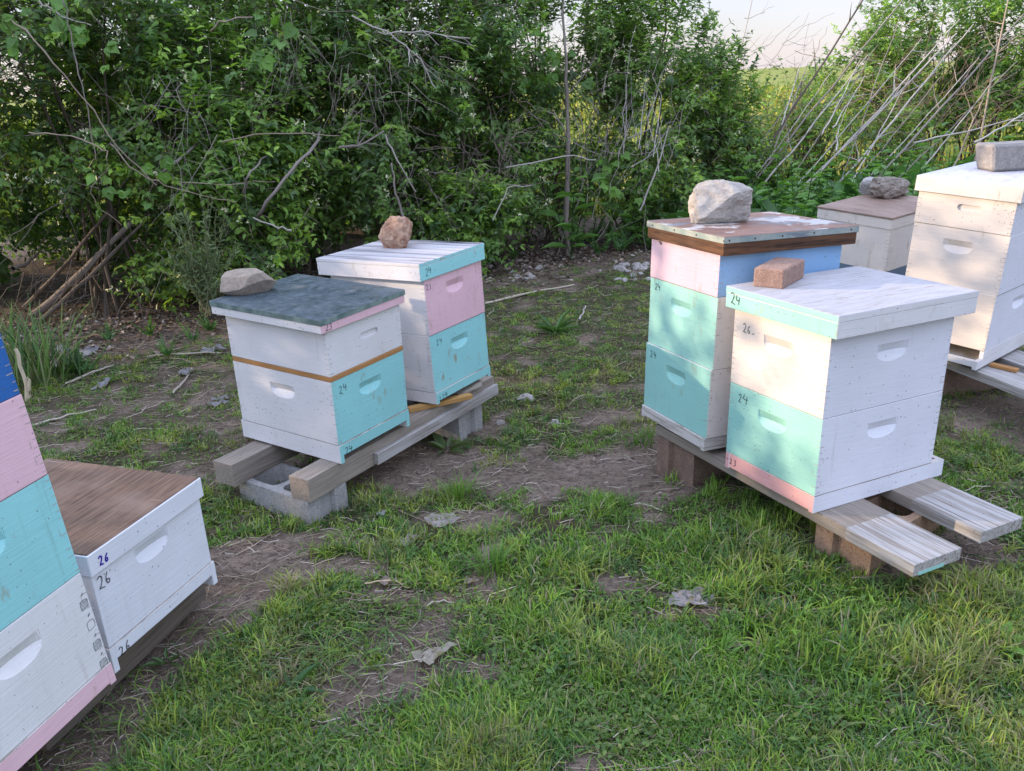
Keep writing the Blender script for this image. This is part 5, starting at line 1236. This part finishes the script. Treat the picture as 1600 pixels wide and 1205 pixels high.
# stones at the hedge foot
proto = []
for k in range(4): 
    proto.append(rock('pale_stone', (.09, .07, .05), 'gravel', 60+k, 7, .12, 3, .9)); C.objects.unlink(proto[-1])
for k, (px, py) in enumerate([(955+rng.uniform(0, 62), 415+rng.uniform(0, 24)) for _ in range(24)]+[(790+rng.uniform(0, 55), 418+rng.uniform(0, 18)) for _ in range(11)]+[(60+rng.uniform(0, 90), 545+rng.uniform(0, 40)) for _ in range(7)]+[(866, 648), (782, 640), (820, 612)]):
    v = at_z(px, py, 0); o = proto[k % 4].copy(); C.objects.link(o); s = rng.uniform(.4, 1.25)
    o.location = (v.x, v.y, gz(v.x, v.y)-.01); o.scale = (s*rng.uniform(.8, 1.4), s, s*rng.uniform(.6, 1)); o.rotation_euler = (0, 0, rng.uniform(0, 6))
    if k < 24: tag(o, 'pale stone in the heap at the hedge foot left of the rusty-lidded hive', 'small stone', 'pale stones at the hedge foot left of the rusty-lidded hive')
    elif k < 35: tag(o, 'grey stone at the hedge foot right of the streaky-lidded hive', 'small stone', 'grey stones at the hedge foot right of the streaky-lidded hive')
    elif k < 42: tag(o, 'grey stone by the tall grass clump at the left', 'small stone', 'grey stones by the tall grass clump')
    else: tag(o, ['small stone in the grass between the hive groups, nearest to the camera of three', 'small stone just right of the aqua hive box', 'small stone in the grass between the hive groups, farthest of three'][k-42], 'small stone')
for p_ in proto: bpy.data.objects.remove(p_)
# tall grass clump at the left, its broken pale stalk
v = at_z(38, 610); n = 170
x = rng.normal(0, .10, n); y = rng.normal(0, .12, n)+.1
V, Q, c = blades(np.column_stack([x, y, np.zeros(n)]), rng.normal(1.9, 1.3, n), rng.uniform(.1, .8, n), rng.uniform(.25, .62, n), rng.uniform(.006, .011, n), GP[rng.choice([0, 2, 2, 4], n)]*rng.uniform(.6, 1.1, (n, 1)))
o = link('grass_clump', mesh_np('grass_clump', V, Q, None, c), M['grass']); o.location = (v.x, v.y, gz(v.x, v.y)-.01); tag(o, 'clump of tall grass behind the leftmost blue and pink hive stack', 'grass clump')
for a_, b_, r_, lb in [((42, 628), (24, 545), .012, 'broken pale reed stalk in front of the tall grass clump, taller piece'), ((44, 630), (42, 590), .009, 'short pale reed stub beside the taller broken stalk')]:
    p0 = np.array(at_z(*a_)); p1 = np.array(at_y(*b_, p0[1]-.02)); stick3('reed_stalk', [p0, (p0+p1)/2+np.array([.012, 0, 0]), p1], r_, r_*.8, (.58, .50, .36), lb, 'stalk', None, 3, .004, 5)
# rosettes and single plants
def rosette(px, py, n, L, w, label, tint, up=.35, name='rosette_plant'):
    v = at_z(px, py); a = np.linspace(0, 6.28, n, endpoint=False)+rng.normal(0, .2, n); D = np.column_stack([np.cos(a), np.sin(a), rng.uniform(.05, up*2, n)]); l = L*rng.uniform(.6, 1.1, n)
    V, Q, T, c = leaves(D*.01, D, np.array([[0, 0, 1.]])-D*.2+rng.normal(0, .15, (n, 3)), l, l*w, np.array(tint)*rng.uniform(.75, 1.2, (n, 1)))
    o = link(name, mesh_np(name, V, Q, T, c), M['leaf']); o.location = (v.x, v.y, gz(v.x, v.y)+.005); return tag(o, label, 'weed')
rosette(868, 522, 22, .17, .16, 'large spiky rosette weed in the middle distance between the hive groups', (.10, .19, .07), .5)
rosette(696, 686, 7, .11, .38, 'broad-leaved seedling beside the batten, under the front beam', (.10, .15, .06), .6, 'leafy_seedling')
rosette(455, 1085, 9, .09, .3, 'dark rosette weed in the near lawn, lower left', (.06, .14, .05))
rosette(880, 1040, 10, .06, .5, 'clover-like rosette in the near lawn, lower middle', (.07, .17, .05))
rosette(1560, 1025, 9, .08, .5, 'bright rounded weed in the grass near the right edge', (.13, .27, .05))
rosette(20, 990, 1, .01, .3, 'tiny seedling by the left hives', (.1, .2, .05)) if False else None
rosette(262, 1040, 9, .06, .3, 'small weed on the bare soil below the plywood-lidded hive', (.09, .17, .06), .6)
rosette(118, 585, 10, .16, .28, 'leafy weed beside the tall grass clump at the left', (.06, .13, .045), .9, 'leafy_seedling')
rosette(335, 790, 8, .05, .4, 'small weed left of the grey cinder block', (.08, .15, .05))
# bright tuft in front of the dark soil under the batten
for px, py, n, L0, lb in [(714, 775, 90, .13, 'bright grass tuft on the bare soil right of the grey cinder block'), (1000, 690, 50, .08, 'grass tuft at the foot of the brown cinder block, left side'), (770, 895, 110, .12, 'yellow-green grass tuft in the middle of the lawn')]:
    v = at_z(px, py); x = rng.normal(0, .03, n); y = rng.normal(0, .03, n); az = np.arctan2(y, x)+rng.normal(0, .4, n)
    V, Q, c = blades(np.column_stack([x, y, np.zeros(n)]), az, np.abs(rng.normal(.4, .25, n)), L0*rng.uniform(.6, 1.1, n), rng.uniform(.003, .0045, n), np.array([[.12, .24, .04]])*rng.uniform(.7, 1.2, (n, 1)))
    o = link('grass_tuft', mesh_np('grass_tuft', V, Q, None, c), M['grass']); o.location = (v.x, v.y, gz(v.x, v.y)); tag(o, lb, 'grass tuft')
# yellow-flowering field beyond the hedge
N = 45000; y = 9.8+50*rng.random(N)**2; x = (rng.random(N)*2-1)*(2+y*.75)
cc = np.array([[.12, .20, .045], [.46, .42, .08], [.24, .29, .07]])[rng.choice(3, N, p=[.4, .3, .3])]*rng.uniform(.7, 1.2, (N, 1))
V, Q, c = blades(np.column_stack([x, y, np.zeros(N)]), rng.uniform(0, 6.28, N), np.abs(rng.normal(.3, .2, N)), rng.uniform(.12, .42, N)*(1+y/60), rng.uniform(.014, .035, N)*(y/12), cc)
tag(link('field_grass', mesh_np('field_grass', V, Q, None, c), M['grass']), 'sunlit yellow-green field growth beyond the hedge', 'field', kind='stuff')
